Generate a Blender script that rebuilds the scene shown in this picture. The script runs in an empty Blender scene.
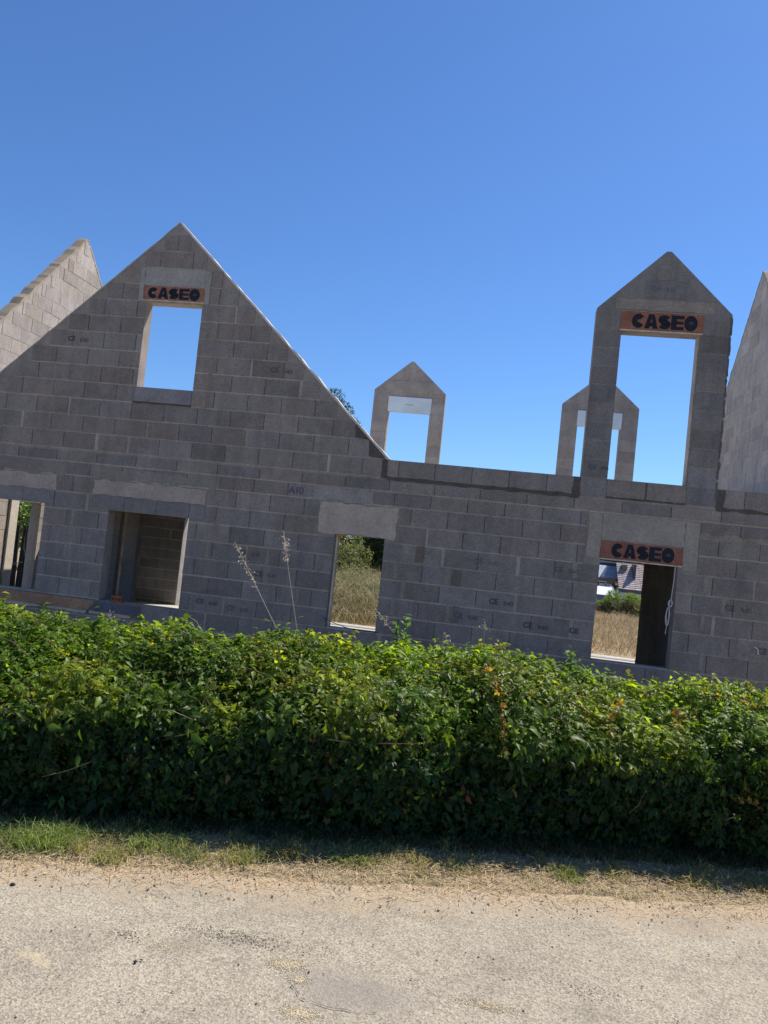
import bpy, math, random
import numpy as np
from mathutils import Vector, Matrix, noise
from mathutils.geometry import delaunay_2d_cdt
random.seed(7); RNG = np.random.default_rng(7)
R = math.radians
ZA = 2.46            # the eaves line of the house above the road; heights below are counted from it
scene = bpy.context.scene
COL = scene.collection

# ------------------------------------------------------------------ helpers
def link(name, me, mat, parent=None, base=None):
    """me is a mesh in scene coordinates; its origin is moved to `base` (or the parent's place)"""
    o = bpy.data.objects.new(name, me)
    COL.objects.link(o)
    if mat is not None and not me.materials:
        me.materials.append(mat)
    if parent is not None:
        org = world_loc(parent)
        b = Vector(base) if base is not None else org
        me.transform(Matrix.Translation(-b))
        o.parent = parent
        o.location = b - org
    elif base is not None:
        b = Vector(base)
        me.transform(Matrix.Translation(-b))
        o.location = b
    return o
def world_loc(o):
    v = Vector(o.location)
    while o.parent is not None:
        o = o.parent
        v = v + Vector(o.location)
    return v
def thing(name, label, cat, loc, group=None):
    o = bpy.data.objects.new(name, None); COL.objects.link(o)
    o.location = (loc[0], loc[1], loc[2] + ZA); o.empty_display_size = .2
    return tag(o, label, cat, group)
def tag(o, label=None, cat=None, group=None, kind=None):
    if label: o['label'] = label
    if cat: o['category'] = cat
    if group: o['group'] = group
    if kind: o['kind'] = kind
    return o
def A(p): return (p[0], p[1], p[2] + ZA)

class MB:
    """collects polygons with colours; z is counted from the eaves line"""
    def __init__(s): s.v = []; s.f = []; s.c = []
    def poly(s, pts, col=(1, 1, 1)):
        i = len(s.v); s.v += [A(p) for p in pts]; s.c += [col] * len(pts)
        s.f.append(tuple(range(i, i + len(pts))))
    def mesh(s, vs, fs, col=(1, 1, 1)):
        i = len(s.v); s.v += [A(p) for p in vs]; s.c += [col] * len(vs)
        s.f += [tuple(i + k for k in f) for f in fs]
    def box(s, a, b, col=(1, 1, 1), M=None):
        x0, y0, z0 = a; x1, y1, z1 = b
        vs = [(x0,y0,z0),(x1,y0,z0),(x1,y1,z0),(x0,y1,z0),(x0,y0,z1),(x1,y0,z1),(x1,y1,z1),(x0,y1,z1)]
        if M: vs = [tuple(M @ Vector(v)) for v in vs]
        s.mesh(vs, [(0,3,2,1),(4,5,6,7),(0,1,5,4),(1,2,6,5),(2,3,7,6),(3,0,4,7)], col)
    def tube(s, pts, rad, n=6, col=(1, 1, 1), closed_caps=True):
        pts = [Vector(p) for p in pts]
        if not hasattr(rad, '__len__'): rad = [rad] * len(pts)
        rings = []; prev = None
        for i, p in enumerate(pts):
            t = (pts[min(i + 1, len(pts) - 1)] - pts[max(i - 1, 0)]).normalized()
            if prev is None:
                a = t.orthogonal().normalized()
            else:
                a = (prev - t * prev.dot(t)).normalized()
            prev = a; b = t.cross(a)
            rings.append([tuple(p + (a * math.cos(2*math.pi*k/n) + b * math.sin(2*math.pi*k/n)) * rad[i]) for k in range(n)])
        vs = [v for r in rings for v in r]; fs = []
        for i in range(len(pts) - 1):
            for k in range(n):
                k2 = (k + 1) % n
                fs.append((i*n+k, i*n+k2, (i+1)*n+k2, (i+1)*n+k))
        if closed_caps:
            fs.append(tuple(range(n))[::-1]); fs.append(tuple((len(pts)-1)*n + k for k in range(n)))
        s.mesh(vs, fs, col)
    def prism(s, poly, d0, d1, mp, col=(1, 1, 1)):
        """polygon (u,z) extruded between depth d0 and d1 through map mp"""
        n = len(poly)
        vs = [mp(u, d0, z) for u, z in poly] + [mp(u, d1, z) for u, z in poly]
        fs = [tuple(range(n)), tuple(range(2*n-1, n-1, -1))] + [(k, (k+1) % n + 0, (k+1) % n + n, k + n) for k in range(n)]
        s.mesh(vs, fs, col)
    def join(s, o):
        i = len(s.v); s.v += o.v; s.c += o.c; s.f += [tuple(i + k for k in f) for f in o.f]
    def build(s, name, mat, parent=None, base=None, smooth=False):
        me = bpy.data.meshes.new(name); me.from_pydata(s.v, [], s.f)
        at = me.color_attributes.new('Col', 'FLOAT_COLOR', 'POINT')
        arr = np.ones((len(s.v), 4), dtype=np.float32); arr[:, :3] = np.array(s.c, dtype=np.float32)
        at.data.foreach_set('color', arr.ravel())
        if smooth: me.polygons.foreach_set('use_smooth', [True] * len(me.polygons))
        me.update()
        return link(name, me, mat, parent, A(base) if base is not None else None)

def np_mesh(name, V, F, C, mat, parent=None, base=None, smooth=False):
    """V (n,3) heights from the eaves line, F (m,k), C (n,3)"""
    V = np.asarray(V, dtype=np.float32).copy(); V[:, 2] += ZA
    me = bpy.data.meshes.new(name); k = F.shape[1]
    me.vertices.add(len(V)); me.vertices.foreach_set('co', V.ravel())
    me.loops.add(F.size); me.loops.foreach_set('vertex_index', F.astype(np.int32).ravel())
    me.polygons.add(len(F)); me.polygons.foreach_set('loop_start', np.arange(0, F.size, k, dtype=np.int32))
    me.polygons.foreach_set('loop_total', np.full(len(F), k, dtype=np.int32))
    me.update(calc_edges=True)
    at = me.color_attributes.new('Col', 'FLOAT_COLOR', 'POINT')
    arr = np.ones((len(V), 4), dtype=np.float32); arr[:, :3] = C
    at.data.foreach_set('color', arr.ravel())
    if smooth: me.polygons.foreach_set('use_smooth', np.ones(len(F), dtype=bool))
    return link(name, me, mat, parent, A(base) if base is not None else None)

# ------------------------------------------------------------------ materials
def new_mat(name):
    m = bpy.data.materials.new(name); m.use_nodes = True
    nt = m.node_tree; b = nt.nodes['Principled BSDF']
    return m, nt, b
def N(nt, t, **kw):
    n = nt.nodes.new(t)
    for k, v in kw.items():
        if k in n.inputs.keys(): n.inputs[k].default_value = v
        else: setattr(n, k, v)
    return n
def ramp(nt, src, stops):
    r = nt.nodes.new('ShaderNodeValToRGB'); e = r.color_ramp.elements
    while len(e) < len(stops): e.new(.5)
    for k, (p, c) in enumerate(stops):
        e[k].position = p; e[k].color = (*c, 1) if hasattr(c, '__len__') else (c, c, c, 1)
    nt.links.new(src, r.inputs[0]); return r.outputs[0]
def mix(nt, mode, fac, a, b):
    m = nt.nodes.new('ShaderNodeMix'); m.data_type = 'RGBA'; m.blend_type = mode
    for i, v in ((0, fac), (6, a), (7, b)):
        if hasattr(v, 'is_linked') or hasattr(v, 'links'): nt.links.new(v, m.inputs[i])
        elif i == 0: m.inputs[0].default_value = v
        else: m.inputs[i].default_value = (*v, 1)
    return m.outputs[2]
def noise_n(nt, scale, detail=4, rough=.6, vec=None, dist=0.):
    n = nt.nodes.new('ShaderNodeTexNoise'); n.inputs['Scale'].default_value = scale
    n.inputs['Detail'].default_value = detail; n.inputs['Roughness'].default_value = rough
    n.inputs['Distortion'].default_value = dist
    if vec is not None: nt.links.new(vec, n.inputs['Vector'])
    return n.outputs['Fac']
def coords(nt, scale=None):
    t = nt.nodes.new('ShaderNodeTexCoord'); o = t.outputs['Object']
    if scale:
        mp = nt.nodes.new('ShaderNodeMapping'); mp.inputs['Scale'].default_value = scale
        nt.links.new(o, mp.inputs[0]); o = mp.outputs[0]
    return o
def bump(nt, b, h, strength=.4, dist=.01):
    n = nt.nodes.new('ShaderNodeBump'); n.inputs['Strength'].default_value = strength
    n.inputs['Distance'].default_value = dist
    nt.links.new(h, n.inputs['Height']); nt.links.new(n.outputs[0], b.inputs['Normal'])

def attr_mat(name, rough=.95, fine=60, lo=.8, hi=1.2, big=1.3, blo=.88, bhi=1.1, bmp=.5, bd=.006, spec=.2, streak=False, blotch=False):
    m, nt, b = new_mat(name); L = nt.links
    a = N(nt, 'ShaderNodeAttribute', attribute_name='Col'); c = coords(nt)
    f = ramp(nt, noise_n(nt, fine, 3, .7, c), [(.3, lo), (.7, hi)])
    g = ramp(nt, noise_n(nt, big, 5, .6, c, .4), [(.3, blo), (.7, bhi)])
    col = mix(nt, 'MULTIPLY', 1., a.outputs['Color'], f)
    col = mix(nt, 'MULTIPLY', 1., col, g)
    if blotch:
        bl = ramp(nt, noise_n(nt, 6.5, 6, .75, c, .5), [(.3, .84), (.5, 1.), (.7, 1.1)]); col = mix(nt, 'MULTIPLY', 1., col, bl)
        sm_ = ramp(nt, noise_n(nt, 4.2, 5, .8, coords(nt, (1, 1, 1.9)), .8), [(.58, 0.), (.68, .35)]); col = mix(nt, 'MIX', sm_, col, (.36, .30, .24))
    if streak:
        s = ramp(nt, noise_n(nt, 1., 4, .6, coords(nt, (7, 7, .7))), [(.35, .88), (.65, 1.07)])
        col = mix(nt, 'MULTIPLY', .8, col, s)
    L.new(col, b.inputs['Base Color']); b.inputs['Roughness'].default_value = rough
    b.inputs['Specular IOR Level'].default_value = spec
    bump(nt, b, noise_n(nt, fine * 1.5, 4, .7, c), bmp, bd)
    return m
M = {}
M['masonry'] = attr_mat('blockwork', fine=55, lo=.74, hi=1.22, big=1.6, blo=.84, bhi=1.12, streak=True, blotch=True, bmp=.8)
M['concrete'] = attr_mat('cast_concrete', fine=28, lo=.82, hi=1.14, big=3., blo=.85, bhi=1.12)
M['terracotta'] = attr_mat('terracotta', fine=60, lo=.75, hi=1.2, big=7, blo=.72, bhi=1.18, bmp=.4, blotch=True)
M['paint'] = attr_mat('stamp_paint', fine=60, lo=.7, hi=1.6, bmp=.1, rough=.8)
M['wood'] = attr_mat('sawn_board', fine=20, lo=.8, hi=1.2, big=2.5, blo=.75, bhi=1.2, bmp=.3, rough=.8)
M['plastic'] = attr_mat('plastic', fine=30, lo=.95, hi=1.05, bmp=.05, rough=.45, spec=.5)
M['roof'] = attr_mat('roof_cover', fine=3, lo=.8, hi=1.2, big=.6, bmp=.2)
M['render_wall'] = attr_mat('rendered_wall', fine=8, lo=.95, hi=1.05, big=.5, blo=.93, bhi=1.05, bmp=.1)
M['car_paint'] = attr_mat('car_paint', fine=5, lo=.99, hi=1.01, big=1, blo=.99, bhi=1.01, bmp=0., rough=.25, spec=.6)
M['glass'] = attr_mat('dark_glass', fine=5, lo=.99, hi=1.01, bmp=0., rough=.06, spec=.8)
M['stem'] = attr_mat('plant_stem', fine=40, bmp=.2, rough=.8)
M['stone'] = attr_mat('loose_stone', fine=120, bmp=.3)

def leaf_mat(name, rough=.38, trans=.35, spec=.5, tc=(1.5, 1.6, .55)):
    m, nt, b = new_mat(name); L = nt.links
    a = N(nt, 'ShaderNodeAttribute', attribute_name='Col')
    L.new(a.outputs['Color'], b.inputs['Base Color'])
    b.inputs['Roughness'].default_value = rough; b.inputs['Specular IOR Level'].default_value = spec
    t = nt.nodes.new('ShaderNodeBsdfTranslucent')
    L.new(mix(nt, 'MULTIPLY', 1., a.outputs['Color'], tc), t.inputs['Color'])
    mx = nt.nodes.new('ShaderNodeMixShader'); mx.inputs[0].default_value = trans
    L.new(b.outputs[0], mx.inputs[1]); L.new(t.outputs[0], mx.inputs[2])
    L.new(mx.outputs[0], nt.nodes['Material Output'].inputs['Surface'])
    return m
M['leaf'] = leaf_mat('glossy_leaf', .42, .55, .3, (2.1, 1.9, .45))
M['grass'] = leaf_mat('grass_blade', .6, .35, .3)
M['dryleaf'] = leaf_mat('dry_stalk', .7, .25, .2, (1.1, .98, .75))

# road: worn chip-seal, sand patches, a smooth tarry repair
def road_mat():
    m, nt, b = new_mat('worn_asphalt'); L = nt.links; c = coords(nt)
    vor = nt.nodes.new('ShaderNodeTexVoronoi'); vor.inputs['Scale'].default_value = 140; L.new(c, vor.inputs['Vector'])
    chips = ramp(nt, vor.outputs['Color'], [(.15, (.25, .213, .158)), (.5, (.362, .315, .24)), (.85, (.455, .40, .31))])
    dots = ramp(nt, noise_n(nt, 120, 2, .7, c), [(.30, (.55, .54, .52)), (.42, (1, 1, 1)), (.75, (1.12, 1.11, 1.08))])
    col = mix(nt, 'MULTIPLY', 1., chips, dots)
    pat = ramp(nt, noise_n(nt, 2.2, 7, .7, c, .8), [(.28, .70), (.5, 1.), (.72, 1.16)])
    col = mix(nt, 'MULTIPLY', 1., col, pat)
    # tyre polished darker lanes / dark tarry speckle
    tar = ramp(nt, noise_n(nt, 3.1, 6, .75, coords(nt, (1, 1.7, 1))), [(.56, 0.), (.68, .6)])
    spk = ramp(nt, noise_n(nt, 45, 2, .6, c), [(.48, 0.), (.56, 1.)])
    fac = mix(nt, 'MULTIPLY', 1., tar, spk)
    col = mix(nt, 'MIX', fac, col, (.13, .115, .1))
    # smooth worn repair at the lower middle
    tcn = nt.nodes.new('ShaderNodeVectorMath'); tcn.operation = 'SUBTRACT'; L.new(c, tcn.inputs[0]); tcn.inputs[1].default_value = (-.36, -7.69, 0)
    sc_ = nt.nodes.new('ShaderNodeVectorMath'); sc_.operation = 'MULTIPLY'; L.new(tcn.outputs[0], sc_.inputs[0]); sc_.inputs[1].default_value = (4.2, 6.8, 0)
    ln = nt.nodes.new('ShaderNodeVectorMath'); ln.operation = 'LENGTH'; L.new(sc_.outputs[0], ln.inputs[0])
    ad = nt.nodes.new('ShaderNodeMath'); ad.operation = 'MULTIPLY_ADD'; L.new(noise_n(nt, 7, 5, .7, c), ad.inputs[0]); ad.inputs[1].default_value = 1.1; L.new(ln.outputs['Value'], ad.inputs[2])
    pm = ramp(nt, ad.outputs[0], [(.0, .7), (.5, .7), (.85, 0.)]); pm_n = pm.node; pm_n.color_ramp.elements[0].position = 0
    dv = nt.nodes.new('ShaderNodeMath'); dv.operation = 'MULTIPLY'; dv.inputs[1].default_value = .5; L.new(ad.outputs[0], dv.inputs[0]); nt.links.new(dv.outputs[0], pm_n.inputs[0])
    col = mix(nt, 'MIX', pm, col, mix(nt, 'MULTIPLY', 1., (.27, .238, .195), ramp(nt, noise_n(nt, 50, 4, .8, c), [(.3, .78), (.7, 1.2)])))
    # yellow sand lying in patches
    sand = ramp(nt, noise_n(nt, 2.3, 5, .6, coords(nt, (1, 1.4, 1)), .3), [(.66, 0.), (.74, .8)])
    col = mix(nt, 'MIX', sand, col, (.62, .48, .28))
    # dust washed from the verge along the edge: attribute painted into the sheet
    a = N(nt, 'ShaderNodeAttribute', attribute_name='Col')
    sep = nt.nodes.new('ShaderNodeSeparateColor'); L.new(a.outputs['Color'], sep.inputs[0])
    mn = nt.nodes.new('ShaderNodeMath'); mn.operation = 'MULTIPLY_ADD'; mn.use_clamp = True
    L.new(noise_n(nt, 6, 5, .7, c), mn.inputs[0]); mn.inputs[1].default_value = 3.0
    sb = nt.nodes.new('ShaderNodeMath'); sb.operation = 'MULTIPLY_ADD'
    L.new(sep.outputs[0], sb.inputs[0]); sb.inputs[1].default_value = 1.9; sb.inputs[2].default_value = -2.25
    L.new(sb.outputs[0], mn.inputs[2])
    dust = mix(nt, 'MULTIPLY', 1., (.45, .35, .235), ramp(nt, noise_n(nt, 90, 3, .7, c), [(.3, .6), (.7, 1.25)]))
    col = mix(nt, 'MIX', mn.outputs[0], col, dust)
    L.new(col, b.inputs['Base Color']); b.inputs['Roughness'].default_value = .9
    b.inputs['Specular IOR Level'].default_value = .25
    h = mix(nt, 'MIX', .5, vor.outputs['Distance'], noise_n(nt, 160, 3, .7, c))
    bump(nt, b, h, .7, .006)
    return m
M['road'] = road_mat()
def patch_mat():
    m, nt, b = new_mat('smooth_repair'); L = nt.links; c = coords(nt)
    col = ramp(nt, noise_n(nt, 70, 4, .75, c), [(.25, (.26, .23, .19)), (.5, (.36, .32, .27)), (.8, (.45, .40, .335))])
    col = mix(nt, 'MULTIPLY', 1., col, ramp(nt, noise_n(nt, 5, 4, .6, c), [(.3, .88), (.7, 1.1)]))
    L.new(col, b.inputs['Base Color']); b.inputs['Roughness'].default_value = .85
    bump(nt, b, noise_n(nt, 150, 3, .7, c), .35, .004)
    return m
M['patch'] = patch_mat()
def ground_mat():
    m, nt, b = new_mat('dry_soil'); L = nt.links; c = coords(nt)
    col = ramp(nt, noise_n(nt, 38, 6, .75, c), [(.25, (.20, .145, .09)), (.5, (.42, .325, .21)), (.75, (.58, .47, .32))])
    col = mix(nt, 'MULTIPLY', 1., col, ramp(nt, noise_n(nt, 2.2, 5, .6, c), [(.3, .78), (.7, 1.12)]))
    g = ramp(nt, noise_n(nt, .9, 5, .6, c), [(.5, 0.), (.65, .45)])
    col = mix(nt, 'MIX', g, col, (.16, .17, .06))
    L.new(col, b.inputs['Base Color']); b.inputs['Roughness'].default_value = 1.
    b.inputs['Specular IOR Level'].default_value = .1
    bump(nt, b, noise_n(nt, 30, 6, .75, c), .9, .03)
    return m
M['ground'] = ground_mat()

# ------------------------------------------------------------------ hedge line and terrain
HA = R(14.8); HD = np.array([math.cos(HA), math.sin(HA)]); HN = np.array([math.sin(HA), -math.cos(HA)])
H0 = np.array([-.45, -6.30])            # a point on the hedge's foot, road side
ROADZ = -2.46; SITEZ = -3.02
def hedge_d(x, y): return -((x - H0[0]) * HN[0] + (y - H0[1]) * HN[1])     # distance behind the foot
def sm(t): t = np.clip(t, 0, 1); return t * t * (3 - 2 * t)
def terrain(x, y):
    d = hedge_d(x, y)
    z = ROADZ + (SITEZ - ROADZ) * sm((d - .8) / 1.6)
    z = z + 0.035 * sm((d + .55) / .5) * (1 - sm((d - .5) / 1.5))
    z = z - 1.25 * sm((y - 24.5) / 12.)
    return z
def axis(lo, hi, c0, c1, step):
    core = np.arange(c0, c1 + 1e-6, step); out = []
    v, s = c1, step
    while v < hi: s *= 1.35; v += s; out.append(v)
    lo_ = []; v, s = c0, step
    while v > lo: s *= 1.35; v -= s; lo_.append(v)
    return np.concatenate([np.array(lo_[::-1]), core, np.array(out)])
gx = axis(-900, 900, -9, 9, .3); gy = axis(-500, 1500, -11, 9, .25)
X, Y = np.meshgrid(gx, gy); Z = terrain(X, Y)
d = hedge_d(X, Y)
Z += np.where((d > -.40) & (d < 1), .014 * np.sin(X * 5.1 + Y * 3) * np.sin(Y * 6.3 - X * 2), 0)
V = np.stack([X.ravel(), Y.ravel(), Z.ravel()], 1); nx, ny = len(gx), len(gy)
I = (np.arange(ny - 1)[:, None] * nx + np.arange(nx - 1)[None, :]).ravel()
F = np.stack([I, I + 1, I + 1 + nx, I + nx], 1)
tag(np_mesh('ground', V, F, np.ones((len(V), 3)), M['ground'], smooth=True), kind='structure')

# road sheet: irregular edge along the verge
RW = -.47                                # verge width measured from the hedge's foot
ss = np.arange(-9, 11, .045); edge = []
for s in ss:
    w = RW + .07 * noise.noise(Vector((s * 1.1, 3, 0))) + .05 * noise.noise(Vector((s * 4, 9, 0))) + .025 * noise.noise(Vector((s * 15, 5, 0)))
    edge.append(w)
ws = [0, .05, .12, .22, .36, .55, .9, 1.5, 2.6, 4.2]
Vr = []; Cr = []
for s, e in zip(ss, edge):
    for w in ws:
        p = H0 + HD * s - HN * (e - w)
        crown = .018 * math.sin(min(w / 4.2, 1) * math.pi)
        dip = .006 * noise.noise(Vector((p[0] * 1.3, p[1] * 1.3, 0)))
        Vr.append((p[0], p[1], ROADZ + .004 + crown + (0 if w == 0 else dip + .004)))
        Cr.append((max(0, 1 - w / .6),) * 3)
Vr = np.array(Vr); k = len(ws); n = len(ss)
I = (np.arange(n - 1)[:, None] * k + np.arange(k - 1)[None, :]).ravel()
tag(np_mesh('road', Vr, np.stack([I, I + 1, I + 1 + k, I + k], 1)[:, ::-1], np.array(Cr), M['road'], smooth=True), kind='structure')

# ------------------------------------------------------------------ masonry
BG = (.274, .240, .212)
FILL = (.30, .245, .195)
MORTAR = (.43, .37, .30)
def jit(c, a=.12, tint=.03):
    g = 1 + random.uniform(-a, a); t = random.uniform(-tint, tint)
    return (c[0] * g * (1 + t), c[1] * g, c[2] * g * (1 - t))
def scan(outer, z):
    xs = []
    for (x0, z0), (x1, z1) in zip(outer, outer[1:] + outer[:1]):
        if (z0 <= z < z1) or (z1 <= z < z0): xs.append(x0 + (z - z0) / (z1 - z0) * (x1 - x0))
    xs.sort(); return [(xs[i], xs[i + 1]) for i in range(0, len(xs) - 1, 2)]
def inter(a, b):
    return [(max(p[0], q[0]), min(p[1], q[1])) for p in a for q in b if min(p[1], q[1]) - max(p[0], q[0]) > .05]
def cut(iv, x0, x1):
    out = []
    for a, b in iv:
        if x1 <= a or x0 >= b: out.append((a, b)); continue
        if x0 - a > .045: out.append((a, x0))
        if b - x1 > .045: out.append((x1, b))
    return out
def masonry(name, parent, outer, holes, skips, T, mp, courses, bcol=BG, mcol=MORTAR, joints=True, off=0., backblocks=False, wide=.12, mat=None, proud=.006, hj=.009, extra=None, fill=None):
    m = MB(); fill = fill or tuple(.25 * a + .75 * b * 1.05 for a, b in zip(mcol, bcol))
    pts = list(outer); edges = [(i, (i + 1) % len(outer)) for i in range(len(outer))]
    for (x0, z0, x1, z1) in holes:
        b = len(pts); pts += [(x0, z0), (x1, z0), (x1, z1), (x0, z1)]; edges += [(b + i, b + (i + 1) % 4) for i in range(4)]
    vs, _, fs, *_ = delaunay_2d_cdt([Vector(p) for p in pts], edges, [], 0, 1e-5)
    def inside(x, z):
        c = False
        for (x0, z0), (x1, z1) in zip(outer, outer[1:] + outer[:1]):
            if (z0 > z) != (z1 > z) and x < x0 + (z - z0) / (z1 - z0) * (x1 - x0): c = not c
        return c and not any(a < x < c_ and b < z < d_ for a, b, c_, d_ in holes)
    for f in fs:
        cx = sum(vs[i].x for i in f) / 3; cz = sum(vs[i].y for i in f) / 3
        if inside(cx, cz):
            m.poly([mp(vs[i].x, 0, vs[i].y) for i in f], fill)
            m.poly([mp(vs[i].x, -T, vs[i].y) for i in reversed(f)], fill)
    loops = [outer] + [[(a, b), (c, b), (c, d_), (a, d_)] for a, b, c, d_ in holes]
    for lp in loops:
        for p, q in zip(lp, lp[1:] + lp[:1]):
            m.poly([mp(p[0], 0, p[1]), mp(q[0], 0, q[1]), mp(q[0], -T, q[1]), mp(p[0], -T, p[1])], jit(fill, .05))
    o = off
    for (z0, z1, kind) in courses:
        iv = inter(scan(outer, z0 + .012), scan(outer, z1 - .012))
        for (a, b, c, d_) in list(holes) + list(skips):
            if min(z1, d_) - max(z0, b) > .03: iv = cut(iv, a, c)
        o = (o + .25 + random.uniform(-.03, .03)) % .5
        L = .5 if kind != 'p' else .62
        for (a, b) in iv:
            m.box_map(mp, a + .002, b - .002, z0 - hj - .003, z0 + hj + .003, -.001, .0024, jit(mcol, .1))
            js = [a]
            if joints:
                x = math.floor((a - o) / L) * L + o + L
                while x < b - .07:
                    if x - js[-1] > .07: js.append(x)
                    x += L + random.uniform(-.004, .004)
            js.append(b)
            for i, (p, q) in enumerate(zip(js, js[1:])):
                pg = qg = .002
                if i > 0 and random.random() < wide and q - p > .25 and kind != 'p':
                    w = random.uniform(.02, .055); pg += w; m.box_map(mp, p + .002, p + w + .002, z0 + hj, z1 - hj, -.001, .0028, jit(mcol, .15))           # a wide joint filled with mortar
                if i > 0:                                             # the dry joint reads dark
                    m.box_map(mp, p - .006, p + .004, z0 + hj + .004, z1 - hj - .004, -.001, .0022, (.11, .10, .095)) if pg < .01 else None
                x0, x1 = p + pg + (.003 if i else 0), q - qg - (.003 if i < len(js) - 2 else 0)
                if x1 - x0 < .04: continue
                cc = jit(bcol, .10 if random.random() < .78 else .2)
                pr = proud + random.uniform(-.0025, .003)
                m.box_map(mp, x0, x1, z0 + hj + random.uniform(-.003, .003), z1 - hj + random.uniform(-.003, .003), -.001, pr, cc)
                if backblocks: m.box_map(mp, x0, x1, z0 + hj, z1 - hj, -T - pr, -T + .001, cc)
    if extra is not None: m.join(extra)
    return m.build(name, mat or M['masonry'], parent)
def box_map(s, mp, u0, u1, z0, z1, d0, d1, col):
    vs = [mp(u0,d1,z0),mp(u1,d1,z0),mp(u1,d0,z0),mp(u0,d0,z0),mp(u0,d1,z1),mp(u1,d1,z1),mp(u1,d0,z1),mp(u0,d0,z1)]
    s.mesh(vs, [(0,3,2,1),(4,5,6,7),(0,1,5,4),(1,2,6,5),(2,3,7,6),(3,0,4,7)], col)
MB.box_map = box_map
def front(y0=0.): return lambda u, d, z: (u, y0 - d, z)

def rough_patch(mb, mp, x0, x1, z0, z1, d1, col, amp=.012, step=.05, d0=-.004, seed=0):
    """a cast patch with ragged edges"""
    pts = []
    def wob(a, b, k): return amp * 2 * noise.noise(Vector((a * 9 + seed, b * 9, k * 7.3)))
    nxx = max(2, int((x1 - x0) / step)); nz = max(2, int((z1 - z0) / step))
    for i in range(nxx): x = x0 + (x1 - x0) * i / nxx; pts.append((x, z0 + wob(x, z0, 1)))
    for i in range(nz): z = z0 + (z1 - z0) * i / nz; pts.append((x1 + wob(x1, z, 2), z))
    for i in range(nxx): x = x1 - (x1 - x0) * i / nxx; pts.append((x, z1 + wob(x, z1, 3)))
    for i in range(nz): z = z1 - (z1 - z0) * i / nz; pts.append((x0 + wob(x0, z, 4), z))
    poly_patch(mb, mp, pts, d0, d1, col)
def poly_patch(mb, mp, pts, d0, d1, col):
    n = len(pts)
    vs, _, fs, *_ = delaunay_2d_cdt([Vector(p) for p in pts], [(i, (i + 1) % n) for i in range(n)], [], 0, 1e-6)
    def inside(x, z):
        c = False
        for (a0, b0), (a1, b1) in zip(pts, pts[1:] + pts[:1]):
            if (b0 > z) != (b1 > z) and x < a0 + (z - b0) / (b1 - b0) * (a1 - a0): c = not c
        return c
    for f in fs:
        if inside(sum(vs[i].x for i in f) / 3, sum(vs[i].y for i in f) / 3):
            mb.poly([mp(vs[i].x, d1, vs[i].y) for i in f], col)
    for p, q in zip(pts, pts[1:] + pts[:1]):
        mb.poly([mp(p[0], d1, p[1]), mp(q[0], d1, q[1]), mp(q[0], d0, q[1]), mp(p[0], d0, p[1])], col)

# ------------------------------------------------------------------ the house under construction
XL, XR, YB, T = -9.04, 4.32, 7.5, .2
house = thing('unfinished_house', 'roofless house of bare grey concrete blocks with gables and dormers behind the hedge', 'house', (-2.4, 0, -3.2))
low = [(-.386 - .25 * (k + 1), -.386 - .25 * k, 'b') for k in range(11)][::-1] + [(-.386, -.19, 'b'), (-.19, -.03, 'p')]
top = [(.25 * k, .25 * (k + 1), 'b') for k in range(20)]
SL = .93                                  # slope of the cross gable
GP = (-5.04, 3.43)
gl, gr = GP[0] - (GP[1] - .25) / SL, GP[0] + (GP[1] - .25) / SL
outer = [(XL, -3.25), (XR, -3.25), (XR, .25), (2.68, .25), (2.68, 0), (.97, 0), (.97, .25), (gr, .25), GP, (gl, .25), (XL, .25)]
WR = (1.31, -2.136, 2.29, -.8); WM = (-2.26, -2.136, -1.56, -.84); WL = (-5.62, -2.16, -4.4, -.84)
WF = (-8.0, -2.136, -6.64, -.84); WG = (-5.42, .98, -4.56, 2.24)
skips = [(-5.9, -.63, -4.16, -.40), (-9.04, -.63, -6.5, -.40), (-2.5, -.84, -1.38, -.39), (-2.6, -.39, -1.9, -.19),
         (1.1, -.84, 2.53, -.2), (-5.56, 2.24, -4.46, 2.75), (-5.45, .76, -4.56, .98), (-1.70, 0, gr + .03, .25), (.90, 0, .97, .25), (2.68, 0, 2.78, .25)]
# mortar details on the front wall
mp = front()
d = MB()
DARK = (.115, .097, .082)
def dark_band(x0, x1, zc, h, sd=0):
    pts = []; n = max(3, int((x1 - x0) / .06))
    for i in range(n + 1): x = x0 + (x1 - x0) * i / n; pts.append((x, zc - h * (.5 + .35 * noise.noise(Vector((x * 6, sd, 0))))))
    for i in range(n, -1, -1): x = x0 + (x1 - x0) * i / n; pts.append((x, zc + h * (.5 + .45 * noise.noise(Vector((x * 5, sd, 3))))))
    poly_patch(d, mp, pts, -.003, .0095, DARK)
dark_band(gr + .0, .96, -.005, .05); dark_band(2.70, XR, -.01, .045, 5); dark_band(1.31, 2.3, .012, .022, 9)
rough_patch(d, mp, -1.705, -1.625, -.01, .245, .010, DARK, .008)
rough_patch(d, mp, .875, .968, .0, .243, .010, DARK, .01, seed=3)
rough_patch(d, mp, 2.688, 2.785, .0, .243, .010, DARK, .01, seed=4)
# wet dark mortar filling the foot of the right rake
z_at = lambda x: GP[1] - (x - GP[0]) * SL
poly_patch(d, mp, [(-2.13, z_at(-2.13) - .02), (-2.12, .52), (-1.92, .50), (-1.90, .27), (-1.70, .26), (-1.68, z_at(-1.68) - .02)], -.003, .0105, DARK)
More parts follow.
